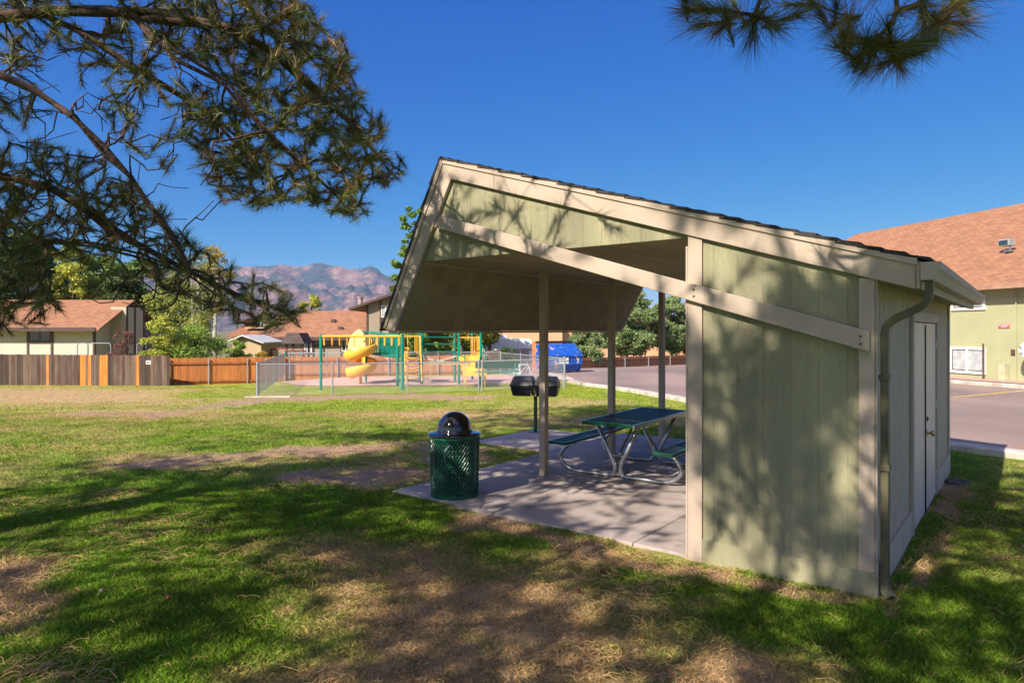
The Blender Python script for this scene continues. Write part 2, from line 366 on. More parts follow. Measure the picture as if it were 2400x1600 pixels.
def masks(X, Y):
    wx = X+.35*(fbm(X*1.3, Y*1.3, 3, 5)-.5)*2*np.clip(Y/8, .5, 2); wy = Y+.5*(fbm(X*1.1, Y*1.1, 3, 9)-.5)*2*np.clip(Y/8, .5, 2)
    d = field(DRY, wx, wy); g = field(GRN, wx, wy); b = field(BARE, wx, wy)
    n = fbm(X*1.7, Y*1.7, 4, 1); n2 = fbm(X*7, Y*7, 3, 3)
    dry = np.clip(.16+d*1.0-g*.75+(n-.5)*.9+(n2-.5)*.5, 0, 1)
    bare = np.clip((b*1.3-.34+(n-.5)*.9+(n2-.5)*.9)*1.5, 0, 1)
    bare = np.maximum(bare, np.clip((dry-.75)*2.2*(n2*1.6-.4), 0, .8))
    return dry, bare
cG = np.array([.145,.27,.014]); cG2 = np.array([.25,.31,.025]); cD = np.array([.49,.335,.155]); cB = np.array([.37,.25,.17])
def gcol(X, Y, dry, bare, rnd=0):
    far = np.clip((Y-9)/14, 0, 1)[..., None]
    g = cG*(1-far)+cG2*far; g = g*(1+.35*(fbm(X*3, Y*3, 2, 31)-.5)[..., None]*2)
    c = g*(1-dry[..., None])+cD*dry[..., None]
    return c*(1-bare[..., None])+cB*bare[..., None]
GROUND = mat_attr('grass_ground', .95, 55, .6, 1.0, nscale2=5)
ang = np.concatenate([np.linspace(-180, -50, 40, endpoint=False), np.linspace(-50, 50, 420, endpoint=False), np.linspace(50, 180, 41)])*math.pi/180
rad = np.concatenate([[0], np.geomspace(.8, 3.2, 12, endpoint=False), np.geomspace(3.2, 60, 400, endpoint=False), np.geomspace(60, 9000, 60)])
A_, R_ = np.meshgrid(ang, rad); GX = np.sin(A_)*R_; GY = np.cos(A_)*R_
GZ = zf(GX, GY); dry, bare = masks(GX, GY)
GZ += np.clip(1-R_/25, 0, 1)*.03*(fbm(GX*1.5, GY*1.5, 3, 77)-.5)*2*np.where(R_ < 25, 1, 0)-.012
gc = gcol(GX, GY, dry, bare)
farc = np.array([.16,.15,.07]); tt = np.clip((R_-50)/60, 0, 1)[..., None]; gc = gc*(1-tt)+farc*tt
nr, na = GX.shape
ii = np.arange(nr-1)[:, None]*na+np.arange(na-1)[None]; ii = ii.ravel()
# surface under the slab stays just below it
ground = arrmesh('ground', np.stack([GX, GY, GZ], -1).reshape(-1, 3), np.stack([ii, ii+na, ii+na+1, ii+1], -1), GROUND, col=gc.reshape(-1, 3), smooth=True)
tag(ground, kind='structure')

def inslab(X, Y):
    dx = X-C0[0]; dy = Y-C0[1]; s = U[0]*dx+U[1]*dy; v = V[0]*dx+V[1]*dy
    a = (s > -.03) & (s < 5.04) & (v > -.03+.10*np.sin(s*3.1)) & (v < 5.62); b = (s > 4.9) & (s < 6.62) & (v > 3.18) & (v < 5.1)
    return a | b
def inlot(X, Y):
    cx = np.interp(Y, [0,9.97,10.7,18.2,23.9,30.7,38,60], [17,7.5,6.95,4.8,3.66,2.4,1.7,1.7]); 
    return (X > cx-.2) & (Y < 70)
def inplay(X, Y):
    return (Y > np.interp(X, [-12,2], [29.9,31.4])) & (X > -13) & (X < 3) & (Y < 36.5)
# ---------------------------------------------------------------- blades of grass
def blades(n, y0, y1, hgt, wid, power, seed, dens=1):
    g = np.random.default_rng(seed)
    Y = (y0**power+(y1**power-y0**power)*g.random(n))**(1/power); X = (g.random(n)*2-1)*.80*Y
    X += (g.random(n)-.5)*.5
    dry, bare = masks(X, Y)
    keep = ~inslab(X, Y) & ~inlot(X, Y) & ~inplay(X, Y) & (g.random(n) > bare*.72) & (g.random(n) < 1-.35*dry)
    X, Y, dry, bare = X[keep], Y[keep], dry[keep], bare[keep]; n = len(X)
    Z = zf(X, Y)+np.clip(1-np.hypot(X,Y)/25, 0, 1)*.03*(fbm(X*1.5, Y*1.5, 3, 77)-.5)*2-.014
    h = hgt*(.5+g.random(n))*(1-.45*dry)*(.75+.6*fbm(X*5, Y*5, 2, 8)); a = g.random(n)*6.283; wd = wid*(.7+.6*g.random(n))
    la = g.random(n)*6.283; ln = h*(.25+.7*g.random(n))*(1+dry)
    dx, dy = np.cos(a)*wd/2, np.sin(a)*wd/2
    v = np.empty((n, 4, 3)); v[:,0] = np.stack([X-dx, Y-dy, Z], -1); v[:,1] = np.stack([X+dx, Y+dy, Z], -1)
    v[:,2] = np.stack([X+dx*.8+np.cos(la)*ln*.35, Y+dy*.8+np.sin(la)*ln*.35, Z+h*.62], -1)
    v[:,3] = np.stack([X+np.cos(la)*ln, Y+np.sin(la)*ln, Z+h], -1)
    idx = np.arange(n)[:, None]*4
    f = np.concatenate([idx+np.array([[0,1,2]]), idx+np.array([[0,2,3]])])
    dr = np.clip(dry+(g.random(n)-.5)*.5+bare*.8, 0, 1)
    c = gcol(X, Y, dr, bare*.0)*(.5+1.1*g.random(n))[:, None]
    c[:,0] *= 1+.3*(g.random(n)-.4)
    return v.reshape(-1,3), f, np.repeat(c, 4, 0)
BL = mat_attr('grass_blade', .6, amp=0, bump=0, trans=.35, spec=.3)
vs, fs, cs = [], [], []; off = 0
for a in ((620000, 3.3, 8.0, .030, .0038, 1.6, 11), (380000, 8.0, 17, .030, .0058, 1.5, 12), (150000, 17, 34, .034, .013, 1.3, 13)):
    v, f, c = blades(*a); vs.append(v); fs.append(f+off); cs.append(c); off += len(v)
grass = arrmesh('grass', np.concatenate(vs), np.concatenate(fs), BL, col=np.concatenate(cs)); tag(grass, 'short lawn grass, green and dry patches', 'grass', kind='stuff')
# fallen pine needles
def litter(n, seed):
    g = np.random.default_rng(seed); Y = (3.3**1.4+(11**1.4-3.3**1.4)*g.random(n))**(1/1.4); X = (g.random(n)*2-1)*.80*Y
    cl = fbm(X*1.1, Y*1.1, 3, 55); dry, bare = masks(X, Y)
    keep = (g.random(n) < np.clip((cl-.52)*5, .03, 1)) & ~(inslab(X, Y) & (g.random(n) > .03))
    X, Y = X[keep], Y[keep]; n = len(X); a = g.normal(.3, .9, n)+fbm(X*.8, Y*.8, 2, 4)*5; L = .06+.10*g.random(n)
    bend = (g.random(n)-.5)*.5; Z = zf(X, Y)+.012+.025*g.random(n); wd = .0022
    P = []
    for t in (0, .5, 1):
        aa = a+bend*(t-.5)*2; cx = X+np.cos(aa)*L*(t-.5)*1.0; cy = Y+np.sin(aa)*L*(t-.5); zz = Z+(.012 if t == .5 else -.004)
        P.append(np.stack([cx-np.sin(aa)*wd/2, cy+np.cos(aa)*wd/2, zz], -1)); P.append(np.stack([cx+np.sin(aa)*wd/2, cy-np.cos(aa)*wd/2, zz+.001], -1))
    v = np.stack(P, 1).reshape(-1, 3); idx = np.arange(n)[:, None]*6
    f = np.concatenate([idx+np.array([[0,2,3,1]]), idx+np.array([[2,4,5,3]])])
    c = np.array([.50,.30,.14])*(.5+.9*g.random(n))[:, None]
    return v, f, np.repeat(c, 6, 0)
v, f, c = litter(42000, 5)
tag(arrmesh('fallen_needles', v, f, mat_attr('dead_needle', .7, amp=0), col=c), 'brown fallen pine needles scattered over the lawn', 'pine needles', kind='stuff')

# ---------------------------------------------------------------- parking lot, kerbs, play gravel (sheets that follow the ground)
def sheet(name, la, lb, n, m, dz, kind='structure', rows=40):
    la = np.array(la, float); lb = np.array(lb, float)
    def res(p, k):
        d = np.r_[0, np.cumsum(np.hypot(*np.diff(p, axis=0).T))]; t = np.linspace(0, d[-1], k)
        return np.stack([np.interp(t, d, p[:,0]), np.interp(t, d, p[:,1])], -1)
    A = res(la, rows); B = res(lb, rows); t = np.linspace(0, 1, n)[None, :, None]
    P = A[:, None]*(1-t)+B[:, None]*t
    Z = zf(P[..., 0], P[..., 1])+dz; v = np.concatenate([P, Z[..., None]], -1).reshape(-1, 3)
    i = (np.arange(rows-1)[:, None]*n+np.arange(n-1)[None]).ravel()
    o = arrmesh(name, v, np.stack([i, i+1, i+n+1, i+n], -1), m, smooth=True)
    if kind: o['kind'] = kind
    return o
kerbline = [(20,-6),(11,5.8),(7.68,9.97),(7.07,10.9),(6.2,13.6),(4.95,18.2),(3.76,23.9),(2.7,30.0),(2.3,34),(1.9,38.5),(0,42)]
ASPH = mat('asphalt', (.29,.205,.175), .9, .25, .35, bump=.4, bscale=120, stretch=(1,.35,1), col2=(.18,.135,.12))
sheet('parking_lot', kerbline, [(40,-6),(40,5),(40,12),(38,16),(36,22),(32,30),(30,40),(28,50),(26,56),(20,60),(0,61)], 60, ASPH, .014, rows=90)
def ribbon(name, line, w_, h, m, label=None, cat=None, kind='structure', dz=0):
    mb = MB(); line = [Vector((x, y, 0)) for x, y in line]; pts = []
    for a, b in zip(line[:-1], line[1:]):
        n = max(2, int((b-a).length/.9))
        for i in range(n): pts.append(a+(b-a)*i/n)
    pts.append(line[-1]); o = 0
    for i, p in enumerate(pts):
        d = (pts[min(i+1, len(pts)-1)]-pts[max(i-1, 0)]).normalized(); nx = Vector((-d.y, d.x, 0)); z = z1(p.x, p.y)+dz
        for sx, zz in ((-w_/2, -.1), (-w_/2, h-.02), (-w_/2+.02, h), (w_/2-.02, h), (w_/2, h-.02), (w_/2, -.1)):
            q = p+nx*sx; mb.v.append((q.x, q.y, z+zz))
    for i in range(len(pts)-1):
        for j in range(5): mb.f.append([i*6+j, i*6+j+1, i*6+j+7, i*6+j+6]); mb.m.append(0)
    mb.f.append([0,1,2,3,4,5]); mb.m.append(0); k = (len(pts)-1)*6; mb.f.append([k+5,k+4,k+3,k+2,k+1,k]); mb.m.append(0)
    ob = mb.build(name, m)
    if kind: ob['kind'] = kind
    return ob
ribbon('kerb', kerbline[:-1], .32, .09, KERB)
YLINE = mat('line_paint', (.62,.42,.12), .8, .25, 8)
a = gp(2229, 932); b = gp(2420, 914)
sheet('parking_line', [a, b], [(a[0]+.05, a[1]-.14), (b[0]+.05, b[1]-.14)], 2, YLINE, .022, rows=14)
GRAV = mat('pink_gravel', (.62,.40,.33), .95, .3, 18, bump=1, bscale=30, col2=(.40,.24,.2))
sheet('play_gravel', [(-12.6,35.8),(-11.3,33.5),(-10.2,30.8),(-8.6,29.8),(-4,30.3),(0,31),(3,31.6)], [(-12.4,36.3),(-11,36.3),(-8,36.3),(-6,36.4),(-3,36.6),(0,37.5),(2.6,38.2)], 12, GRAV, .02, rows=30)
# mow strip under the playground fence
FC1 = W(603, 930, 24.5); FC2 = W(1323, 909, 27)
ribbon('concrete_edging', [(FC1.x-.4, FC1.y-.12), (FC1.x+1.2, FC1.y+.05)], .16, .03, KERB)
# ---------------------------------------------------------------- slab
slab = MB(); 
M = Matrix.Translation((C0[0], C0[1], 0))@Matrix.Rotation(-TH, 4, 'Z')
def slabpiece(s0, s1, v0, v1, z=.022): slab.box(-s1, -s0, v0, v1, -.15, z, M=M)
for s0, s1, v0, v1 in ((.0,1.9,0,2.8),(.0,1.9,2.808,5.6),(1.908,3.5,0,2.8),(1.908,3.5,2.808,5.6),(3.508,5.04,0,2.8),(3.508,5.04,2.808,5.6),(5.048,6.6,3.2,5.1)): slabpiece(s0, s1, v0, v1)
tag(slab.build('concrete_slab', CONC, bevel=.006), kind='structure')
# ---------------------------------------------------------------- mountains
def mountains():
    prof = [(-1500,660),(-900,640),(-300,650),(100,640),(300,630),(420,640),(560,622),(652,622),(707,630),(737,622),(771,622),(812,631),(850,626),(870,622.5),(888,631),(893,641),(924,656),(1000,690),(1150,720),(1500,735),(2200,745),(3200,750)]
    D0 = 5200.; nx, ny = 900, 150
    px = np.linspace(-1500, 3200, nx); t = np.linspace(0, 1, ny)
    top = np.interp(px, [p[0] for p in prof], [p[1] for p in prof])
    PX, T = np.meshgrid(px, t)
    dist = D0*(.55+.45*T); X = (PX-1200)/F*D0*(.75+.25*T); Yv = dist
    rise = (775-np.interp(PX, px, top))/F*D0
    def ridged(x, y, o, seed):
        s = 0; a = .5; w_ = 1
        for i in range(o):
            n = 1-np.abs(2*vnoise(x*2**i, y*2**i, seed+i)-1); n = n*n; s = s+a*n*w_; w_ = np.clip(n*1.8, 0, 1); a *= .6
        return s
    rise = rise*(1+.07*(ridged(PX/60., 0*PX+2.2, 5, 61)-.5)*np.clip((T-.6)*3, 0, 1))
    rg = ridged(X/620+3, Yv/480, 7, 41)
    pf = T**1.15
    Z = rise*pf*(1-.62*(1-T)**.6+0*T)+rise*(.75*rg-.25)*np.sin(np.pi*np.clip(T, 0, 1))**.8*.9
    Z = np.where(T > .985, rise+0*T, np.minimum(Z, rise*(.45+.55*T)*.98+rise*.42*(rg-.55)*(1-T)**.7))
    Z = Z+H*T-6*(1-T)
    Zb = Z
    i = (np.arange(ny-1)[:, None]*nx+np.arange(nx-1)[None]).ravel()
    # a back slope gives the range thickness
    XX = np.concatenate([X, X[-1:]*1.15]); YY = np.concatenate([Yv, Yv[-1:]+1400]); ZZ = np.concatenate([Zb, -20+0*Zb[-1:]])
    i = (np.arange(ny)[:, None]*nx+np.arange(nx-1)[None]).ravel()
    m = bpy.data.materials.new('mountain_rock'); m.use_nodes = True; N = m.node_tree.nodes; L = m.node_tree.links
    b = N['Principled BSDF']; b.inputs['Roughness'].default_value = 1; b.inputs['Specular IOR Level'].default_value = 0
    tc = N.new('ShaderNodeTexCoord'); n1 = N.new('ShaderNodeTexNoise'); n1.inputs['Scale'].default_value = .0042; n1.inputs['Detail'].default_value = 12; n1.inputs['Roughness'].default_value = .74
    mpn = N.new('ShaderNodeMapping'); mpn.inputs['Scale'].default_value = (1, .6, 1.6)
    L.new(tc.outputs['Object'], mpn.inputs[0]); L.new(mpn.outputs[0], n1.inputs['Vector'])
    cr = N.new('ShaderNodeValToRGB'); e = cr.color_ramp.elements; e[0].position = .45; e[0].color = (.05,.065,.07,1); e[1].position = .53; e[1].color = (.20,.12,.11,1)
    e2 = cr.color_ramp.elements.new(.62); e2.color = (.28,.18,.145,1)
    L.new(n1.outputs['Fac'], cr.inputs[0])
    n2 = N.new('ShaderNodeTexNoise'); n2.inputs['Scale'].default_value = .03; n2.inputs['Detail'].default_value = 8; n2.inputs['Roughness'].default_value = .7; L.new(tc.outputs['Object'], n2.inputs['Vector'])
    mr = N.new('ShaderNodeMapRange'); mr.inputs['From Min'].default_value = .3; mr.inputs['From Max'].default_value = .7; mr.inputs['To Min'].default_value = .6; mr.inputs['To Max'].default_value = 1.35; L.new(n2.outputs['Fac'], mr.inputs[0])
    vm = N.new('ShaderNodeVectorMath'); vm.operation = 'SCALE'; L.new(cr.outputs[0], vm.inputs[0]); L.new(mr.outputs[0], vm.inputs['Scale']); L.new(vm.outputs[0], b.inputs['Base Color'])
    bp = N.new('ShaderNodeBump'); bp.inputs['Strength'].default_value = .8; bp.inputs['Distance'].default_value = 30; L.new(n1.outputs['Fac'], bp.inputs['Height']); L.new(bp.outputs[0], b.inputs['Normal'])
    o = arrmesh('mountains', np.stack([XX, YY, ZZ], -1).reshape(-1, 3), np.stack([i, i+1, i+nx+1, i+nx], -1), m, smooth=False)
    tag(o, kind='structure')
mountains()

#@@SHED
# ---------------------------------------------------------------- picnic shelter with storage room
L_, S1, ZC = 5.4, 1.37, 2.68
RF = lambda s: 2.479+.31*s                      # top of the roof line on the gable
RL = lambda z: 5.15-(z-1.913)/1.974             # outer line of the steep side
RI = lambda z: 4.96-(z-1.9)/1.83                # inner line of the steep side
shel = empty('picnic_shelter', (C0[0], C0[1], 0), -TH, 'sage green picnic shelter with asymmetric roof, taupe trim and locked storage room', 'picnic shelter')
def clip(poly, a, b):
    def cut(P, sgn, c):
        out = []
        for i in range(len(P)):
            p, q = P[i], P[(i+1) % len(P)]; dp = sgn*(p[0]-c); dq = sgn*(q[0]-c)
            if dp >= 0: out.append(p)
            if (dp >= 0) != (dq >= 0):
                t = dp/(dp-dq); out.append((p[0]+(q[0]-p[0])*t, p[1]+(q[1]-p[1])*t))
        return out
    P = cut(poly, 1, a)
    return cut(P, -1, b) if len(P) > 2 else []
def boards(mb, poly, y0, y1, pitch=.2, gap=.0028, start=0):
    xs = [p[0] for p in poly]; a = min(xs); k = start
    b = a+.0
    while b < max(xs)-1e-4:
        q = clip(poly, b+gap/2, min(b+pitch, max(xs))-gap/2)
        if len(q) > 2: mb.prism(q, y0, y1)
        b += pitch
    mb.prism(poly, y0+(.0035 if y0 < 1 else .002), y1+.012 if y0 < 1 else y1-.003)
zt = .10
wall = [(-S1, -.05), (0, -.05), (0, RF(0)-zt), (-S1, RF(S1)-zt)]
gab = [(-S1, ZC), (-S1, RF(S1)-zt), (-4.08, RF(4.08)-zt), (-4.12, RF(4.12)-zt-.04), (-4.62, 2.70), (-4.61, ZC)]
mb = MB(); boards(mb, wall, 0, .014); mb.build('front_wall', GREEN, shel, label='sage green grooved end wall of the storage room')
mb = MB(); boards(mb, [p for p in gab], 0, .014, start=0); mb.build('gable_panel', GREEN, shel)
mb = MB(); boards(mb, [(p[0], p[1]) for p in gab], L_-.014, L_); mb.box(-S1, 0, L_-.016, L_, -.05, RF(0)-.02); mb.build('gable_panel', GREEN, shel)
# side wall with the doors: boards along y
D1, D2, DZ = 1.84, 3.83, 1.985
mb = MB(); y = 0.03
while y < L_:
    y2 = min(y+.10, L_)
    z0 = DZ if (y > D1-.06 and y2 < D2+.06) else -.05
    mb.box(-.016, 0, y+.011, y2-.011, z0, RF(0)-.16); y += .10
mb.build('side_wall', SIDEW, shel, label='taupe grooved side wall with two doors'); mb = MB()
mb.box(-.03, -.018, .02, D1+.05, -.05, RF(0)-.16); mb.box(-.03, -.018, D2-.05, L_, -.05, RF(0)-.16); mb.box(-.03, -.018, D1+.05, D2-.05, DZ-.1, RF(0)-.16)
mb.build('wall_backing', mat('groove_dark', (.06,.05,.04), .9), shel)
mb = MB(); mb.box(-S1-.012, -S1, .02, L_, -.05, RF(S1)-.1); mb.build('inner_wall', GREEN, shel)
# skirts
mb = MB(); mb.box(-S1+.115, .022, -.028, -.002, -.06, .185); mb.build('skirt_board', GREEN, shel, bevel=.003)
for a, b in ((-.002, D1-.09), (D2+.09, L_+.02)): mb = MB(); mb.box(.002, .026, a, b, -.06, .24); mb.build('skirt_board', SIDEW, shel, bevel=.003)
mb = MB(); mb.box(.028, .034, -.03, .004, -.06, 2.25); 
# trims
mb = MB(); mb.box(-.095, .022, -.024, -.003, .187, RF(0)-.205); mb.box(.003, .024, -.024, -.002, .187, RF(0)-.19); mb.build('corner_trim', TAN, shel, bevel=.003)
mb = MB(); mb.prism([(-S1-.01,-.05),(-S1+.112,-.05),(-S1+.112,RF(S1)-.205),(-S1-.01,RF(S1)-.20)], -.024, -.003)
mb.box(-S1-.03, -S1-.012, -.024, .10, -.05, RF(S1)-.3); mb.build('corner_trim', TAN, shel, bevel=.003)
mb = MB(); mb.box(.003, .022, L_-.08, L_+.02, .242, RF(0)-.17); mb.build('corner_trim', TAN, shel, bevel=.003)
# rake boards, front and back
for yy, sgn in ((0, -1), (L_, 1)):
    a, b = (yy-.045, yy-.004) if sgn < 0 else (yy+.004, yy+.045)
    mb = MB(); mb.prism([(.258, RF(-.258)-.03), (.258, RF(-.258)-.215), (-4.062, RF(4.062)-.20), (-4.185, RF(4.185)-.03)], a, b)
    mb.build('rake_board', TAN, shel, bevel=.003)
    mb = MB(); zz = RF(4.186)-.032
    mb.prism([(-4.188, zz), (-4.064, RF(4.062)-.202), (-4.96, 1.90), (-5.13, 1.915)], a, b); mb.build('rake_board', TAN, shel, bevel=.003)
    mb = MB(); c, d = (a-.014, a-.001) if sgn < 0 else (b+.001, b+.014)
    mb.prism([(.27, RF(-.27)-.004), (.27, RF(-.27)-.05), (-4.17, RF(4.17)-.05), (-4.20, RF(4.20)-.004)], c, d)
    mb.prism([(-4.205, RF(4.2)-.01), (-4.175, RF(4.17)-.055), (-5.10, 1.93), (-5.145, 1.925)], c, d); mb.build('drip_edge', TAN, shel)
# brace board
BZ = lambda s: 1.888+.3015*s
for yy, a, b in ((0, -.068, -.026), (L_, L_+.006, L_+.048)):
    mb = MB(); mb.prism([(-.02, BZ(.02)), (-.02, BZ(.02)-.145), (-4.29, BZ(4.29)-.145), (-4.215, BZ(4.215))], a, b)
    br = mb.build('brace_board', TAN, shel, bevel=.004)
    for s, dz in ((.075,-.05),(.075,-.105),(1.31,-.045),(1.31,-.10),(4.05,-.045),(4.05,-.10)):
        mb = MB(); mb.tube([(-s, a-.006 if yy == 0 else b, BZ(s)+dz), (-s, a+.004 if yy == 0 else b+.006, BZ(s)+dz)], .008, 8); mb.build('bolt', BLACKM, br)
# ceiling, lining of the steep side
mb = MB(); mb.box(-4.56, -S1-.03, .016, L_-.016, ZC-.002, ZC+.012); mb.build('ceiling', CEIL, shel)
mb = MB(); mb.prism([(-4.53, ZC-.004), (-4.56, ZC-.004), (-4.99, 1.90), (-4.955, 1.90)], .002, L_-.002); mb.build('sloped_lining', SOFF, shel)
mb = MB(); mb.box(-5.11, -4.935, .0, L_, 1.87, 1.898); mb.box(-4.56, -4.505, .016, L_-.016, ZC-.03, ZC-.004); mb.build('lining_trim', TAN, shel, bevel=.003)
# posts
for i, v in enumerate((1.78, 3.56, 5.3)):
    mb = MB(); mb.box(-4.12-.045, -4.12+.045, v-.045, v+.045, .022, ZC-.004); mb.build('post', TAN, shel, bevel=.005)
# roof: deck and overlapping shingle courses
mb = MB(); mb.prism([(.31, RF(-.31)-.045), (-4.19, RF(4.19)-.045), (-4.19, RF(4.19)-.02), (.31, RF(-.31)-.02)], -.03, L_+.03)
mb.prism([(-4.195, RF(4.19)-.03), (-4.225, RF(4.19)-.03), (-5.15, 1.93), (-5.12, 1.93)], -.03, L_+.03); roof = mb.build('roof', TAN, shel)
mb = MB(); s = -.345; k = 0; rr = random.Random(3)
while s < 4.19:
    s2 = min(s+.30, 4.24); y = -.062; 
    while y < L_+.05:
        y2 = min(y+.31, L_+.062); j = rr.uniform(0, .006); e0 = rr.uniform(-.006, .006) if y < 0 else 0
        mb.prism([(-s, RF(s)-.018+.018), (-s, RF(s)-.018+.038+j), (-s2, RF(s2)-.018+.010), (-s2, RF(s2)-.018)], y+e0, y2)
        y += .31
    s += .143
z = RF(4.2)+.02
while z > 1.96:
    zb = z-.28; y = -.062
    if zb < 1.90: zb = 1.90
    while y < L_+.05:
        y2 = min(y+.31, L_+.062); j = rr.uniform(0, .006); e0 = rr.uniform(-.006, .006) if y < 0 else 0
        mb.prism([(-RL(z)-.004, z), (-RL(z)-.016, z+.004), (-RL(zb)-.042-j, zb), (-RL(zb)-.008, zb)], y+e0, y2); y += .31
    z -= .13
mb.build('shingles', SHN_DK, roof)
# eave: soffit, fascia, gutter, downspout
mb = MB(); mb.box(.024, .26, .0, L_, RF(0)-.235, RF(0)-.222); mb.build('soffit', SOFF, shel)
mb = MB(); mb.box(.262, .285, -.05, L_+.03, RF(-.27)-.21, RF(-.27)-.03); mb.build('fascia', TAN, shel, bevel=.003)
gz = RF(-.3)-.025
prof = [(.29, gz), (.29, gz-.12), (.36, gz-.12), (.385, gz-.07), (.405, gz-.045), (.405, gz), (.392, gz), (.392, gz-.04), (.355, gz-.11), (.30, gz-.11), (.30, gz)]
mb = MB(); mb.prism(prof, -.075, L_+.12); mb.prism([(.29, gz), (.29, gz-.12), (.36, gz-.12), (.385, gz-.07), (.405, gz-.045), (.405, gz)], -.08, -.076)
mb.prism([(.29, gz), (.29, gz-.12), (.36, gz-.12), (.385, gz-.07), (.405, gz-.045), (.405, gz)], L_+.12, L_+.124)
gut = mb.build('gutter', TAN, shel)
mb = MB()
def rect_tube(mb, pts, w_, h):
    pts = [Vector(p) for p in pts]; o = len(mb.v)
    for i, p in enumerate(pts):
        d = (pts[min(i+1, len(pts)-1)]-pts[max(i-1, 0)]).normalized(); y = Vector((0,1,0)); x = y.cross(d).normalized(); y = d.cross(x)
        for sx, sy in ((-1,-1),(1,-1),(1,1),(-1,1)): mb.v.append(tuple(p+x*sx*w_/2+y*sy*h/2))
    for i in range(len(pts)-1):
        for j in range(4): mb.f.append([o+i*4+j, o+i*4+(j+1)%4, o+i*4+4+(j+1)%4, o+i*4+4+j]); mb.m.append(0)
    mb.f += [[o,o+1,o+2,o+3], [o+(len(pts)-1)*4+j for j in (3,2,1,0)]]; mb.m += [0,0]
pth = [(.335,.0,gz-.11),(.335,.0,gz-.20),(.325,.003,gz-.25),(.30,.01,gz-.285),(.26,.02,gz-.31),(.14,.04,gz-.37),(.10,.047,gz-.395),(.07,.05,gz-.43),(.062,.05,gz-.48),(.062,.05,.10)]
DSP = mat('downspout_shade_paint', (.095,.082,.045), .55, .12, 3)  # olive darkened: shade on the pipe is put into its colour
rect_tube(mb, pth, .05, .07); ds = mb.build('downspout', DSP, shel, bevel=.006)
mb = MB(); rect_tube(mb, [(.062,.05,.10),(.068,.045,.06),(.10,.02,.02)], .054, .076); mb.build('spout_elbow', DSP, ds)
for zz in (1.57, .93):
    mb = MB(); mb.box(.026, .094, .005, .095, zz-.02, zz+.02); mb.build('bracket', DSP, ds, bevel=.003)
# doors
mb = MB(); mb.box(.003, .030, D1-.07, D1+.02, -.03, DZ); mb.box(.003, .030, D2-.02, D2+.07, -.03, DZ); mb.box(.003, .034, D1-.075, D2+.075, DZ, DZ+.10); mb.build('door_frame', TAN, shel, bevel=.003)
mid = (D1+D2)/2
for i, (a, b) in enumerate(((D1+.024, mid-.018), (mid+.018, D2-.024))):
    mb = MB(); mb.box(-.022, .008, a, b, .0, DZ-.006); dr = mb.build('door', DOORP, shel, bevel=.004)
    if i == 0:
        mb = MB(); mb.box(.009, .020, b-.012, b+.034, .0, DZ-.03); mb.build('gap_strip', BLACKM, dr)  # black strip stands in for the dark gap between the doors
    else:
        mb = MB(); mb.tube([(.009,a+.09,.82),(.018,a+.09,.82),(.02,a+.09,.82),(.045,a+.09,.82),(.05,a+.09,.82),(.07,a+.09,.82),(.085,a+.09,.82)], [.032,.032,.012,.012,.024,.030,.018], 14)
        mb.build('door_knob', mat('brass', (.5,.36,.16), .3, metal=1), dr, smooth=True)
        mb = MB(); mb.tube([(.009,a+.09,.97),(.022,a+.09,.97),(.024,a+.09,.97),(.03,a+.09,.97)], [.028,.026,.012,.01], 14); mb.build('deadbolt', BLACKM, dr)
        for hz in (.25, 1.05, 1.75): mb = MB(); mb.tube([(.014, b+.004, hz-.05), (.014, b+.004, hz+.05)], .009, 8); mb.build('hinge', GALV, dr)

# ---------------------------------------------------------------- litter bin
bx = empty('litter_bin', ((1065.5-1200)/F*7.63, 7.63, .024), R(15), 'round dark green mesh bin with a glossy black dome lid on the slab corner', 'trash can')
def bin_r(z): return .265+.019*z/.68
mb = MB(); mb.lathe([(.225,.02),(.235,.5),(.235,.69)], 32); mb.lathe([(0,.02),(.225,.02)], 32); mb.build('liner', mat('bin_liner', (.012,.02,.018), .6), bx, smooth=True)
mb = MB(); n = 46; nz = 22                       # expanded metal mesh: crossing zigzag strands
for j in range(n):
    for d in (1, -1):
        pts = []
        for k in range(nz+1):
            z = .03+.645*k/nz; ph = (j+.5*d*(k % 2))*2*math.pi/n; r = bin_r(z); pts.append((r*math.cos(ph), r*math.sin(ph), z))
        if d == 1 or True: mb.tube(pts, .0056, 4, cap=False)
mb.build('mesh_wall', TGREEN, bx)
mb = MB(); mb.lathe([(.262,0),(.277,0),(.279,.035),(.266,.035),(.262,0)], 48); mb.build('band', TGREEN, bx); mb = MB(); mb.lathe([(.278,.655),(.29,.655),(.29,.69),(.278,.69),(.278,.655)], 48); mb.build('band', TGREEN, bx, smooth=False)
mb = MB(); mb.lathe([(.20,.70),(.295,.694),(.305,.690),(.305,.700),(.29,.712),(.215,.722),(.20,.722)], 56)
GLB = mat('gloss_black', (.006,.005,.006), .09, .1, spec=.6, coat=1)
lid = mb.build('lid', GLB, bx, smooth=True)
prof = [(.205*math.cos(a), .735+.215*math.sin(a)) for a in [i*math.pi/2/14 for i in range(15)]]; prof[-1] = (.001, prof[-1][1])
mb = MB(); mb.lathe([(.215,.716),(.212,.735)]+prof, 56); dome = mb.build('dome', GLB, lid, smooth=True)
mb = MB(); mb.tube([(-.10,-.255,.62),(-.12,-.285,.60),(-.16,-.29,.56)], .004, 6); mb.tube([(-.16,-.29,.56),(-.165,-.29,.45)], .0025, 5); mb.build('lid_cable', GALV, bx)

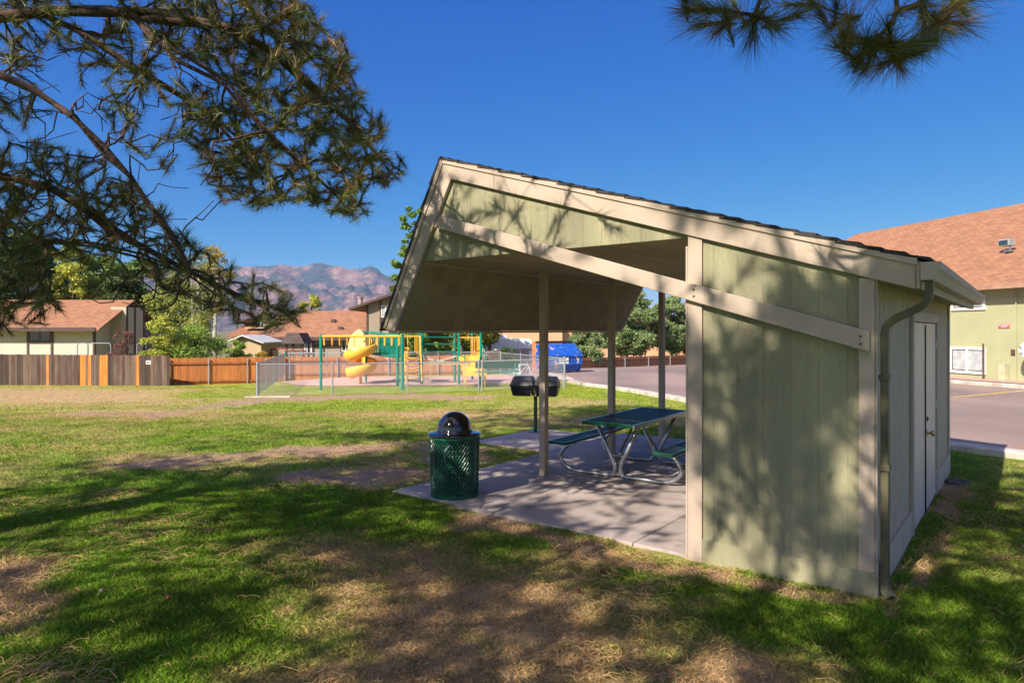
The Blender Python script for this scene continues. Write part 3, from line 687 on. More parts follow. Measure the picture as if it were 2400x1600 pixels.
# ---------------------------------------------------------------- park grill on a post
gx, gy = sv(6.42, 4.86)
gr = empty('grill', (W(1255,1008,12.4).x, 12.4, .02), R(-12), 'black twin lid barbecue grill on a single green post', 'grill')
mb = MB(); mb.tube([(0,0,0),(0,0,.72)], .035, 12); mb.box(-.12, .12, -.12, .12, 0, .012); mb.build('post', DGREEN, gr)
GRB = mat('grill_black', (.016,.016,.020), .42, .15, 9, coat=.1)
for k, xc in enumerate((-.225, .225)):
    a, b = xc-.218, xc+.218
    def frus(secs, mb):                            # stacked rectangles: (half x, half y, z)
        o = len(mb.v)
        for hx, hy, z in secs: mb.v += [(xc-hx,-hy,z),(xc+hx,-hy,z),(xc+hx,hy,z),(xc-hx,hy,z)]
        for i in range(len(secs)-1):
            for j in range(4): mb.f.append([o+i*4+j, o+i*4+(j+1)%4, o+i*4+4+(j+1)%4, o+i*4+4+j]); mb.m.append(0)
        mb.f += [[o+3,o+2,o+1,o],[o+(len(secs)-1)*4+j for j in range(4)]]; mb.m += [0,0]; return mb
    frus([(.175,.11,.665),(.190,.15,.70),(.214,.20,.835)], MB()).build('fire_box', GRB, gr, bevel=.010)
    ld = frus([(.222,.212,.852),(.222,.212,.875),(.205,.19,.93),(.175,.13,1.02),(.165,.11,1.03)], MB()).build('grill_lid', GRB, gr, bevel=.012)
    for q in (a+.07, xc, b-.07): mb = MB(); mb.prism([(-.220,.86),(-.222,.875),(-.198,.935),(-.135,1.028),(-.12,1.02),(-.18,.93),(-.20,.86)], q-.008, q+.008, axis='x'); mb.build('lid_rib', GRB, ld)
    mb = MB(); mb.tube([(a+.08,-.225,.872),(a+.08,-.26,.872),(b-.08,-.26,.872),(b-.08,-.225,.872)], .008, 8); mb.build('lid_handle', GRB, ld)
mb = MB(); mb.box(-.45, .45, -.19, .19, .838, .85); mb.build('frame', GRB, gr)
for q in (-.05, .03): mb = MB(); mb.tube([(q,-.15,.67),(q,-.15,.72)], .014, 8); mb.build('gas_valve', mat('valve_brass', (.6,.45,.2), .4, metal=.8), gr)

# ---------------------------------------------------------------- picnic table
tb = empty('picnic_table', (1.70, 8.97, .022), -R(35), 'steel framed picnic table with green perforated top and two benches', 'picnic table')
def deck(name, x0, x1, y0, y1, z, parent, thick=.045):
    mb = MB(); mb.box(x0, x1, y0, y0+.03, z-thick, z); mb.box(x0, x1, y1-.03, y1, z-thick, z); mb.box(x0, x0+.03, y0, y1, z-thick-.001, z-.001); mb.box(x1-.03, x1, y0, y1, z-thick-.001, z-.001)
    rim = mb.build(name, TGREEN, parent, bevel=.006)
    mb = MB(); n = int((y1-y0)/.046)                 # perforated slats
    for i in range(n):
        y = y0+.03+(y1-y0-.06)*(i+.5)/n; mb.box(x0+.02, x1-.02, y-.011, y+.011, z-.012, z-.003)
    for x in np.linspace(x0+.03, x1-.03, max(3, int((x1-x0)/.09)))[1:-1]: mb.box(x-.012, x+.012, y0+.02, y1-.02, z-.013, z-.0045)
    mb.build('perforated_panel', mat('worn_dark_coating', (.004,.016,.02), .45), rim); return rim
deck('tabletop', -.37, .37, -.92, .92, .74, tb)
for s_ in (-1, 1): deck('bench_seat', s_*.72-.13, s_*.72+.13, -.92, .92, .44, tb, .04)
def arc(pts, n=5):                                 # round the inner corners of a path
    P = [Vector(p) for p in pts]; out = [P[0]]
    for i in range(1, len(P)-1):
        a = P[i]+(P[i-1]-P[i])*min(.42, .11/(P[i-1]-P[i]).length); b = P[i]+(P[i+1]-P[i])*min(.42, .11/(P[i+1]-P[i]).length)
        for k in range(n+1):
            t = k/n; out.append(a*(1-t)**2+P[i]*2*t*(1-t)+b*t*t)
    return out+[P[-1]]
for ye in (-.62, .62):
    for s_ in (-1, 1):
        mb = MB(); mb.tube(arc([(s_*.30,ye,.70),(s_*.035,ye,.16),(s_*.05,ye,.027),(s_*.70,ye,.027),(s_*.86,ye,.16),(s_*.80,ye,.30),(s_*.66,ye,.40)]), .026, 12)
        mb.build('leg_frame', GALV, tb, smooth=True)
        mb = MB(); mb.box(s_*.72-.12, s_*.72+.12, ye-.02, ye+.02, .385, .40); mb.build('seat_bracket', GALV, tb)
    mb = MB(); mb.box(-.34, .34, ye-.022, ye+.022, .685, .70); mb.build('top_bracket', GALV, tb)
for s_ in (-1, 1):
    mb = MB(); mb.bar((s_*.06, s_*.6, .14), (s_*.06, -s_*.1, .69), .03, .012); mb.build('cross_brace', GALV, tb)
for a in (-.372, .345): mb = MB(); mb.box(a, a+.027, -.925, .925, .69, .737); mb.build('side_rail', GALV, tb)

# ---------------------------------------------------------------- board fences
def px2(px, Y): return (px-1200)/F*Y
def board_fence(name, label, P0, P1, ztop, zbot, m, rails_front=False, posts=None, new=(), pitch=.14, seed=1, scallop=.0, rails=(.2,.8), rail_m=None, post_m=None, sign=None, gap=.008, group='wooden board fences'):
    P0 = Vector((P0[0], P0[1], 0)); P1 = Vector((P1[0], P1[1], 0)); d = P1-P0; Ln = d.length; rz = math.atan2(d.y, d.x)
    rt = empty(name, (P0.x, P0.y, zbot[0]), rz, label, 'fence', group); g = random.Random(seed)
    mb = MB(); x = 0; zb0 = zbot[0]; nm = []
    while x < Ln:
        w_ = pitch*g.uniform(.92, 1.05); t = x/Ln; top = ztop[0]*(1-t)+ztop[1]*t-zb0+g.uniform(-.012, .012); bot = zbot[0]*(1-t)+zbot[1]*t-zb0-.25
        yy = g.uniform(-.004, .004); isnew = any(a*Ln <= x < b*Ln for a, b in new)
        c = .025; pol = [(x+gap/2, bot), (x+w_-gap/2, bot), (x+w_-gap/2, top-c), (x+w_-gap/2-c, top), (x+gap/2+c, top), (x+gap/2, top-c)]
        if isnew: nb = MB(); nb.prism(pol, yy-.012, yy+.010); nm.append(nb)
        else: mb.prism(pol, yy-.010, yy+.010)
        x += w_
    mb.build('boards', m, rt)
    for nb in nm: nb.build('board', NEWP, rt, label='new bright orange board among grey ones')
    ys = -.045 if rails_front else .045; h0 = ztop[0]-zbot[0]; h1 = ztop[1]-zbot[1]
    for f in rails:
        mb = MB(); mb.bar((0, ys, h0*f), (Ln, ys, (zbot[1]-zb0)+h1*f), .09, .04, up=Vector((0,1,0))); mb.build('rail', rail_m or m, rt)
    k = posts or max(2, int(Ln/2.4)+1)
    for i in range(k):
        t = i/(k-1) if k > 1 else 0; t = min(max(t, .004), .996)
        mb = MB(); zz = (zbot[1]-zb0)*t; mb.tube([(Ln*t, ys*1.9, zz-.3), (Ln*t, ys*1.9, zz+(h0*(1-t)+h1*t)-.06)], .036, 8); mb.build('fence_post', post_m or GALV2, rt)
    if sign:
        t, z0, w_, h_ = sign; s_ = MB(); s_.box(Ln*t-w_/2, Ln*t+w_/2, -.03, -.018, z0, z0+h_)
        so_ = s_.build('notice', WHITE, rt, label='small white and blue notice on the boards'); t_ = MB()
        for i in range(2):
            t_.box(Ln*t-w_*.42, Ln*t+w_*.42, -.034, -.031, z0+h_*(.18+.42*i), z0+h_*(.40+.42*i))
        t_.build('lettering', mat('sign_blue', (.06,.09,.25), .6), so_)
    return rt
Yd = 34.0
board_fence('board_fence', 'weathered grey brown board fence with a few new orange boards', (px2(-260, Yd), Yd), (px2(397, Yd+.4), Yd+.4), (.73,.62), (-.86,-.93), FENDK,
  new=[((a+260)/657, (b+260)/657) for a, b in ((103,109.8),(186,193),(200,207),(226,239.5),(241,247.7),(313,319.8),(-60,-50))], pitch=.145, seed=4, sign=((348+260)/657, 1.02, .26, .2))
board_fence('board_fence', 'orange stained board fence with rails and grey steel posts beside the weathered fence', (px2(397, 35.5), 35.5), (px2(668, 37.2), 37.2), (.44,.46), (-1.12,-1.2), FENORG, rails_front=True, rail_m=mat('orange_rail', (.30,.09,.025), .7, .2), seed=6, posts=4)
board_fence('board_fence', 'orange stained board fence behind the play structure', (px2(669, 37.5), 37.5), (px2(1140, 39.5), 39.5), (.42,.45), (-.8,-.75), FENORG, rails_front=True, rail_m=mat('orange_rail', (.30,.09,.025), .7, .2), seed=7, sign=(.502, .97, .26, .16), gap=.012)
board_fence('board_fence', 'dark brown old board fence right of the orange fence under the pine', (px2(1141, 39.5), 39.5), (px2(1186, 40), 40), (.72,.75), (-.75,-.7), mat('old_brown_fence', (.16,.085,.06), .9, .3, 3, stretch=(6,6,.4)), seed=8)
board_fence('board_fence', 'pale grey board fence in front of the white trailer', (px2(1187, 41), 41), (px2(1238, 42.5), 42.5), (.82,.78), (-.6,-.55), mat('grey_fence', (.33,.29,.27), .9, .25, 3, stretch=(6,6,.4)), seed=9)
board_fence('board_fence', 'low brown and orange board fence along the far side of the parking lot', (px2(1338, 47), 47), (px2(1700, 62), 62), (-.05,-.25), (-.88,-1.35), mat('lot_fence', (.42,.18,.07), .8, .3, 2.5, stretch=(6,6,.4), col2=(.22,.11,.06)), rails_front=True, rail_m=BROWN, seed=10, rails=(.70,), posts=8, gap=.02)
board_fence('board_fence', 'tall orange wooden screen panel beside the blue dumpster', (px2(1247, 40.6), 40.6), (px2(1278, 40.2), 40.2), (1.22,1.2), (-.5,-.5), mat('screen_orange', (.55,.16,.04), .7, .2, 3), seed=12, rails=(.9,), posts=2)

# ---------------------------------------------------------------- chain link
def chain_fence(name, label, pts, h, posts_px, mesh=True, group='chain link fences around the playground'):
    P = [Vector((x, y, z)) for x, y, z in pts]
    rt = empty(name, P[0], 0, label, 'fence', group); o = P[0]
    for i, (t, rr_) in enumerate(posts_px):
        seg = min(int(t), len(P)-2); q = P[seg].lerp(P[seg+1], t-seg)-o
        mb = MB(); mb.tube([q+Vector((0,0,-.2)), q+Vector((0,0,h+.04))], rr_, 10); mb.tube([q+Vector((0,0,h+.04)), q+Vector((0,0,h+.06)), q+Vector((0,0,h+.085))], [rr_*1.25, rr_*1.15, rr_*.3], 10)
        mb.build('fence_post', GALV2, rt)
    mb = MB(); mb.tube([p-o+Vector((0,0,h)) for p in P], .024, 8); mb.build('top_rail', GALV2, rt)
    mb = MB()
    for a, b in zip(P[:-1], P[1:]):
        a = a-o; b = b-o; Ln = (b-a).length; n = int(Ln/.085); d = (b-a)/Ln; hh = h-.04; run = hh*.9
        for k in range(-int(run/.085)-1, n+1):
            for sg in (0, 1):
                x0 = k*.085; x1 = x0+run; u0, u1 = max(x0, 0), min(x1, Ln)
                if u1 <= u0: continue
                z0 = (u0-x0)/run*hh; z1_ = (u1-x0)/run*hh
                if sg: z0, z1_ = hh-z0, hh-z1_
                mb.tube([a+d*u0+Vector((0,0,.03+z0)), a+d*u1+Vector((0,0,.03+z1_))], .0026, 3, cap=False)
    mb.build('wire_mesh', mat('wire', (.22,.24,.27), .5, .1, 10, metal=.3), rt)
    return rt
def gz3(px, Y, dz=0): x = px2(px, Y); return (x, Y, z1(x, Y)+dz)
fa = (FC1.x, FC1.y, FC1.z); fb = (FC2.x, FC2.y, FC2.z)
def lerp3(t): return tuple(fa[i]*(1-t)+fb[i]*t for i in range(3))
mid1 = gz3(779, 25.3); mid2 = gz3(955, 26.1); mid3 = gz3(1122, 26.6)
chain_fence('chain_link_fence', 'long front run of the chain link fence with bracket gate posts', [fa, mid1, mid2, mid3, fb], 1.2, [(0,.042),(1,.03),(2,.03),(3,.036),(3.04,.036),(3.72,.03),(4,.036)])
bk = gz3(667, 36); bk = (bk[0], bk[1], -.56)
chain_fence('chain_link_fence', 'left side run of the chain link fence receding to the board fence', [(fa[0]-.06, fa[1]+.1, fa[2]), bk], 1.2, [(.25,.026),(.5,.026),(.75,.026),(1,.036)])
bk2 = (px2(1173, 37.5), 37.5, -.55)
chain_fence('chain_link_fence', 'right side run of the chain link fence in front of the bicycles', [(fb[0]+.08, fb[1]+.1, fb[2]), bk2], 1.2, [(.3,.026),(.62,.026),(1,.036)])
chain_fence('chain_link_fence', 'back run of the chain link fence along the orange board fence', [(bk[0]+.1, bk[1]+.15, -.52), (bk2[0], bk2[1]+.1, -.5)], 1.2, [(0.01,.036),(.18,.026),(.35,.026),(.53,.026),(.7,.026),(.87,.026)])
# board on the fence rail
q = W(1045, 853, 27.6); mb = MB(); mb.box(-.9, .9, -.03, .03, -.05, .06); mb.box(-.76, -.72, -.02, .02, -1.0, -.05); mb.box(.72, .76, -.02, .02, -1.0, -.05)
ob = mb.build('plank_bench', mat('pale_wood', (.42,.30,.18), .8, .25, 5, stretch=(.4,4,4)), loc=(q.x, q.y+.8, q.z)); tag(ob, 'narrow pale wooden plank bench just behind the front chain link fence', 'plank bench')

# ---------------------------------------------------------------- play structure
PG = empty('play_structure', (px2(960, 30), 30, -.6), 0, 'green and yellow play structure with spiral slide, bridge and monkey bars', 'play structure')
def L3(px, py, Y):                              # point local to the play structure
    p = W(px, py, Y); return Vector((p.x-PG.location.x, p.y-PG.location.y, p.z-PG.location.z))
def post(px, top, Y, bot=None, r=.062, m=PGRN, name='post'):
    a = L3(px, top, Y); x, y = a.x, a.y; zb = z1(x+PG.location.x, Y)-PG.location.z-.05
    mb = MB(); mb.tube([(x, y, zb if bot is None else L3(px, bot, Y).z), (x, y, a.z), (x, y, a.z+.02)], [r, r, r*.8], 10); return mb.build(name, m, PG)
Pf, Pb = 28.2, 31.0
post(752, 785, Pf); post(943, 784, Pf, r=.075); post(932, 778, 30.2, r=.075); post(988.5, 765, 31, r=.062); post(1075.5, 765, 31); post(1066, 765, 33); post(1127, 760, 31); post(858, 776, 32, r=.05); post(1107, 765, 34); post(984, 765, 33)
post(1137.5, 832, 30.2, r=.03); post(1089, 832, 30.2, r=.03)
mb = MB(); 
for dy in (0, .0): pass
mb.tube([L3(754, 788, Pf), L3(944, 788, Pf)], .045, 10); mb.tube([L3(754, 788, Pf)+Vector((-.19,.75,0)), L3(944, 788, Pf)+Vector((-.17,.75,0))], .045, 10)
mb.tube([L3(752, 788, Pf)+Vector((0,0,0)), L3(752, 788, Pf)+Vector((0,.75,0))], .04, 8); ml = mb.build('monkey_bar_rail', YELP, PG)
for k, px in enumerate((758.6, 777.8, 795.6, 813.5, 831, 867, 885, 902.5, 919.4, 936.7)):
    a = L3(px, 788, Pf); mb = MB(); mb.tube(arc([a, a+Vector((-.005,.02,-.40)), a+Vector((-.17,.73,-.40)), a+Vector((-.18,.75,0))]), .02, 8); mb.build('rung', YELP, PG)
# bridge
br = empty  # placeholder name kept local
def rail(a, b, r, m, name, parent=PG): mb = MB(); mb.tube([a, b], r, 8); return mb.build(name, m, parent)
for dy in (0, .85):
    dv = Vector((0, dy, 0))
    rail(L3(861, 777, 32)+dv, L3(930, 788, 30.6)+dv, .03, PGRN, 'bridge_rail'); rail(L3(861, 827, 32)+dv, L3(930, 836, 30.6)+dv, .035, PGRN, 'bridge_rail')
    mb = MB()
    for i in range(13):
        t = (i+.5)/13; mb.tube([(L3(861, 827, 32)+dv).lerp(L3(930, 836, 30.6)+dv, t), (L3(861, 777, 32)+dv).lerp(L3(930, 788, 30.6)+dv, t)], .018, 6)
    mb.build('balusters', PGRN, PG)
mb = MB(); a = L3(861, 828, 32); b = L3(930, 837, 30.6); mb.add([a, b, b+Vector((0,.85,0)), a+Vector((0,.85,0)), a-Vector((0,0,.04)), b-Vector((0,0,.04)), b+Vector((0,.85,-.04)), a+Vector((0,.85,-.04))], [(0,1,2,3),(7,6,5,4),(0,4,5,1),(2,6,7,3),(1,5,6,2),(0,3,7,4)]); mb.build('bridge_deck', DGREEN, PG)
mb = MB()                                        # dense green guard panel
for i in range(12):
    t = i/11; p = L3(892+t*38, 786, 33.2); mb.box(p.x-.035, p.x+.035, p.y-.02, p.y+.02, L3(0, 826, 33.2).z, L3(0, 782, 33.2).z)
p = L3(892, 0, 33.2); p2 = L3(931, 0, 33.2); mb.box(p.x-.05, p2.x+.05, p.y-.03, p.y+.03, L3(0, 785, 33.2).z, L3(0, 781, 33.2).z); mb.box(p.x-.05, p2.x+.05, p.y-.03, p.y+.03, L3(0, 829, 33.2).z, L3(0, 825, 33.2).z)
mb.build('guard_panel', PGRN, PG)
# spiral slide: sloping trough swept round the centre pole
sc_ = L3(845, 0, 31.3); cx, cy = sc_.x, sc_.y; zt_ = L3(0, 820, 31).z; zbm = L3(0, 886, 31).z
mb = MB(); prev = None; nst = 64; ncs = 11; R0, R1 = .10, .74
a0 = R(60); a1 = a0-R(560)
for i in range(nst+1):
    t = i/nst; a = a0+(a1-a0)*t; zc = zt_+(zbm-zt_)*t**.92; rc = (R0+R1)/2
    for j in range(ncs):
        u = j/(ncs-1); ph = math.pi*(u*1.16-.08); rr_ = rc+(R1-R0)/2*(-math.cos(ph)); dz = .30*(1-math.sin(ph))*(.75+.55*u)
        mb.v.append((cx+math.cos(a)*rr_, cy+math.sin(a)*rr_, zc+dz))
    for j in range(ncs):                          # underside, 25 mm thick
        u = j/(ncs-1); ph = math.pi*(u*1.16-.08); rr_ = rc+((R1-R0)/2+.03)*(-math.cos(ph)); dz = .30*(1-math.sin(ph))*(.75+.55*u)-.03
        mb.v.append((cx+math.cos(a)*rr_, cy+math.sin(a)*rr_, zc+dz))
for i in range(nst):
    o = i*2*ncs; q_ = o+2*ncs
    for j in range(ncs-1):
        mb.f.append([o+j, o+j+1, q_+j+1, q_+j]); mb.m.append(0); mb.f.append([o+ncs+j, q_+ncs+j, q_+ncs+j+1, o+ncs+j+1]); mb.m.append(0)
    mb.f.append([o, q_, q_+ncs, o+ncs]); mb.m.append(0); mb.f.append([o+ncs-1, o+2*ncs-1, q_+2*ncs-1, q_+ncs-1]); mb.m.append(0)
sl_ = mb.build('spiral_slide', YEL, PG, smooth=True)
mb = MB(); mb.tube([(cx, cy, -.1), (cx, cy, zt_+.4)], .07, 12); mb.build('centre_pole', YEL, sl_)
# hood: half cone shell at the top
mb = MB(); zh = L3(0, 771, 31).z; z0 = L3(0, 818, 31).z
hx0, hx1 = L3(818, 0, 31).x, L3(860, 0, 31).x; hc = (hx0*.42+hx1*.58)
prof_h = [(hx0, z0), (hx0+.03, z0+.28), (hx0+.14, z0+.62), (hx0+.32, z0+.80), (hx0+.52, zh), (hx1-.18, zh-.10), (hx1-.02, zh-.30), (hx1, z0)]
mb.prism(prof_h, cy-.55, cy+.1); mb.prism([(hx0-.03, z0), (hx0-.03, z0+.04), (hx1+.03, z0+.04), (hx1+.03, z0)], cy-.57, cy+.12)
mb.build('slide_hood', mat('pale_yellow_plastic', (.88,.66,.26), .4, .05, 2, coat=.2), sl_, bevel=.06)
mb = MB(); p = L3(858, 0, 31)
for zz in (.2, .5, .8, 1.1): mb.box(hx1-.12, hx1-.03, cy-.58, cy-.555, z0+zz-.03-.1, z0+zz+.0-.1)
mb.build('slot', BLACKM, sl_)
# decks
mb = MB(); p = L3(861, 827, 32); mb.box(p.x-.2, p.x+.9, p.y, p.y+1.1, p.z-.08, p.z); mb.build('deck', DGREEN, PG)
mb = MB(); a = L3(945, 834, 31); b = L3(988, 834, 31); mb.box(a.x, b.x, a.y, a.y+1.6, a.z-.06, a.z); mb.build('deck', DGREEN, PG)
# rope climber and rails
a0_ = L3(948.5, 786, 30.6); a1_ = L3(986, 786, 30.6)
for px, pb in ((948, 895), (986, 893)):
    a = L3(px-1.5, 787, 30.6); b = L3(px+3, pb, 29.6); mb = MB(); mb.tube([a, L3(px+.5, 830, 30.4), b], .03, 8); mb.build('climber_side', YELP, PG)
mb = MB(); mb.tube([L3(948, 788, 30.6), L3(986, 788, 30.6)], .025, 8); mb.build('top_bar', YELP, PG)
for k in range(7):
    y_ = 834+k*8; mb = MB(); pts = []
    for i in range(9): t = i/8; p = L3(951+t*33, y_+math.sin(t*math.pi)*5, 30.3-.1*k); p.y -= .2*math.sin(t*math.pi); pts.append(p)
    mb.tube(pts, .016, 6); mb.build('rung', YELP, PG)
for px in (955.5, 973, 977.5, 983):
    mb = MB(); mb.tube([L3(px, 788, 32), L3(px, 833, 32)], .022, 8); mb.build('guard_bar', YELP, PG)
mb = MB()
for k in range(5): p = L3(953, 815+k*4.2, 31.6); mb.box(p.x-.16, p.x+.16, p.y-.16, p.y+.16, p.z-.02, p.z+.02)
mb.build('bead_stack', YEL, PG)
# horizontal green bars and hammock net between the posts
for y_ in (790, 806, 824): rail(L3(989, y_, 31), L3(1066, y_, 32), .03, PGRN, 'side_bar')
mb = MB(); 
for i in range(15):
    t = i/14; t2 = (i+1)/14
    if i == 14: break
    f = lambda t: L3(990+t*78, 836+math.sin(t*math.pi)*11-t*3, 31.2)
    p, q = f(t), f(t2); mb.add([p, q, q+Vector((0,.55,0)), p+Vector((0,.55,0)), p-Vector((0,0,.05)), q-Vector((0,0,.05)), q+Vector((0,.55,-.05)), p+Vector((0,.55,-.05))], [(0,1,2,3),(7,6,5,4),(0,4,5,1),(2,6,7,3)])
mb.build('sling_bridge', mat('sling_grey', (.5,.47,.42), .8, .15), PG)
mb = MB(); mb.tube([L3(990, 833, 31.2), L3(1010, 842, 31.2), L3(1030, 845, 31.2), L3(1050, 841, 31.2), L3(1070, 834, 31.2)], .03, 8); mb.build('sling_rope', mat('sling_rope', (.5,.42,.34), .8), PG)
# yellow deck, steps, orange panel, rails
mb = MB(); a = L3(1077, 834, 31); b = L3(1125, 834, 31); mb.box(a.x, b.x, a.y, a.y+1.5, a.z-.10, a.z); mb.build('deck', YEL, PG)
for k in range(4):
    y_ = 834+k*11; a = L3(1077+k*3, y_, 31-k*.28); b = L3(1125+k*4.5, y_, 31-k*.28); mb = MB(); mb.box(a.x, b.x, a.y-.3, a.y, a.z-.21, a.z-.02); mb.build('step', YEL, PG, bevel=.01)
a = L3(1088, 868, 29.7); b = L3(1141, 868, 29.7); mb = MB(); mb.box(a.x, b.x, a.y-.4, a.y+.1, a.z-.22, a.z); mb.box(a.x+.03, a.x+.12, a.y-.35, a.y-.26, -.1, a.z-.2); mb.box(b.x-.12, b.x-.03, a.y-.35, a.y-.26, -.1, a.z-.2); mb.build('landing', YEL, PG, bevel=.01)
a = L3(1117, 788, 31.6); b = L3(1126, 833, 31.6); mb = MB(); mb.box(a.x, b.x, a.y, a.y+.05, b.z, a.z); mb.build('side_panel', mat('orange_plastic', (.80,.33,.03), .4), PG)
mb = MB(); mb.tube([L3(1078, 834, 31), L3(1078, 791, 31), L3(1124, 791, 31)], .028, 8); mb.build('guard_bar', YELP, PG)
for px in (1104.5, 1108.5, 1113): mb = MB(); mb.tube([L3(px, 791, 32), L3(px, 834, 32)], .02, 8); mb.build('guard_bar', YELP, PG)
mb = MB(); mb.tube([L3(1128, 805, 31), L3(1134, 818, 30.6), L3(1132, 834, 30.3), L3(1138, 838, 30.2)], .028, 8); mb.build('handrail', PGRN, PG)
mb = MB(); mb.tube([L3(1076, 800, 31), L3(1082, 818, 30.6), L3(1081, 834, 30.3), L3(1089, 838, 30.2)], .028, 8); mb.build('handrail', PGRN, PG)

# green park bench in the playground
o_ = W(1165, 893, 29); bn = empty('park_bench', (o_.x, o_.y, o_.z), R(3), 'dark green park bench with mesh back inside the chain link fence', 'bench')
mb = MB(); mb.box(-.95, .95, -.3, .12, .40, .44); mb.build('seat', PGRN, bn); mb = MB(); mb.box(-.95, .95, .14, .18, .55, .86)
mb.build('backrest', DGREEN, bn)
for x in (-.8, .8): mb = MB(); mb.tube([(x,-.25,0),(x,-.25,.40),(x,.1,.42),(x,.17,.86)], .025, 8); mb.build('leg', PGRN, bn)

# ---------------------------------------------------------------- dumpster
o_ = W(1312, 869, 38.2); du = empty('dumpster', (o_.x, o_.y, z1(o_.x, o_.y)), R(24), 'blue steel dumpster with rust patches and white number 3', 'dumpster')
BLU = mat('dumpster_blue', (.012,.085,.42), .5, .2, 5, dirt=((.55,.36,.27), 2.4, .61)); 
mb = MB(); x0, x1 = -1.15, 1.0
mb.prism([(-.62,.14),(.62,.14),(.80,.55),(.80,1.62),(.2,1.66),(-.80,1.02),(-.80,.55)], x0, x1, axis='x'); bd = mb.build('body', BLU, du, bevel=.01)
mb = MB(); mb.box(x0-.03, x1+.05, -.86, -.80, .96, 1.04); mb.build('lip', BLU, bd); mb = MB(); mb.box(x0-.02, x1+.03, -.83, -.80, .50, .57); mb.build('rib', BLU, bd)
mb = MB(); mb.prism([(-.84,1.05),(-.80,1.09),(.22,1.73),(.22,1.69)], x0-.03, x0+.0, axis='x'); mb.prism([(-.84,1.05),(-.80,1.09),(.22,1.73),(.22,1.69)], x1, x1+.04, axis='x'); mb.build('side_rim', BLU, bd)
mb = MB()
for k in range(5): mb.prism([(.17,1.68),(.84,1.66),(.84,1.80),(.17,1.83)], x0+k*.42-.01, x0+k*.42+.40, axis='x')
mb.build('lid', mat('black_plastic', (.018,.018,.022), .55), du, bevel=.01)
for dx, dz, wv, hv in ((-.18,.72,.62,.18),(-.18,.36+.19,.62,.12)):
    mb = MB(); mb.box(dx-wv/2-.02, dx+wv/2-.02, -.845, -.835, dz, dz+hv); mb.build('sticker', mat('sticker_white', (.75,.77,.75), .6), bd)
WP = mat('white_paint', (.78,.8,.82), .6)
text('3', .40, WP, bd, (.72, -.815, .70), (R(90), 0, 0)); text('3', .30, WP, bd, (-.72, -.815, .62), (R(90), 0, 0))
for x in (-.85, .9):
    for y in (-.45, .5): mb = MB(); mb.tube([(x-.03,y,.08),(x+.03,y,.08)], .08, 12); mb.build('wheel', BLACKM, du)

# ---------------------------------------------------------------- bicycles
def wheel(mb, c, r, sp):
    for k in range(20):
        a, b = 2*math.pi*k/20, 2*math.pi*(k+1)/20
        mb.tube([(c+r*math.cos(a),0,r+r*math.sin(a)), (c+r*math.cos(b),0,r+r*math.sin(b))], .02, 5, cap=False)
    if sp:
        for k in range(10): a = math.pi*k/10; mb.tube([(c-r*math.cos(a),0,r-r*math.sin(a)), (c+r*math.cos(a),0,r+r*math.sin(a))], .004, 3, cap=False)
for i, (px, Y, sz, col, lb, rz) in enumerate(((1224, 33.5, .30, (.75,.78,.80), 'white bicycle leaning behind the chain link fence', -.5), (1250, 34.2, .26, (.75,.25,.35), 'pink bicycle standing right of the white bicycle', .4))):
    x = px2(px, Y); b = empty('bicycle', (x, Y, z1(x, Y)), rz, lb, 'bicycle', 'bicycles behind the playground'); m = mat('bike_paint_%d' % i, col, .4)
    for c in (-.5, .5): mb = MB(); wheel(mb, c, sz, True); mb.build('wheel', mat('tyre', (.35,.35,.36), .7), b)
    mb = MB(); A = [(-.5,0,sz),(-.12,0,sz-.02),(-.2,0,sz+.42),(.32,0,sz+.45),(.5,0,sz)]
    for p, q in ((0,1),(0,2),(1,2),(1,3),(2,3),(3,4)): mb.tube([A[p], A[q]], .022, 6)
    mb.tube([(.32,0,sz+.45),(.29,0,sz+.62)], .018, 6); mb.build('frame', m, b)
    mb = MB(); mb.tube([(.25,-.28,sz+.66),(.32,-.1,sz+.62),(.29,0,sz+.62),(.32,.1,sz+.62),(.25,.28,sz+.66)], .018, 6); mb.build('handlebar', GALV, b)
    mb = MB(); mb.tube([(-.2,0,sz+.42),(-.22,0,sz+.5)], .015, 6); mb.prism([(-.36,sz+.50),(-.08,sz+.50),(-.1,sz+.55),(-.34,sz+.56)], -.06, .06); mb.build('saddle', BLACKM, b)

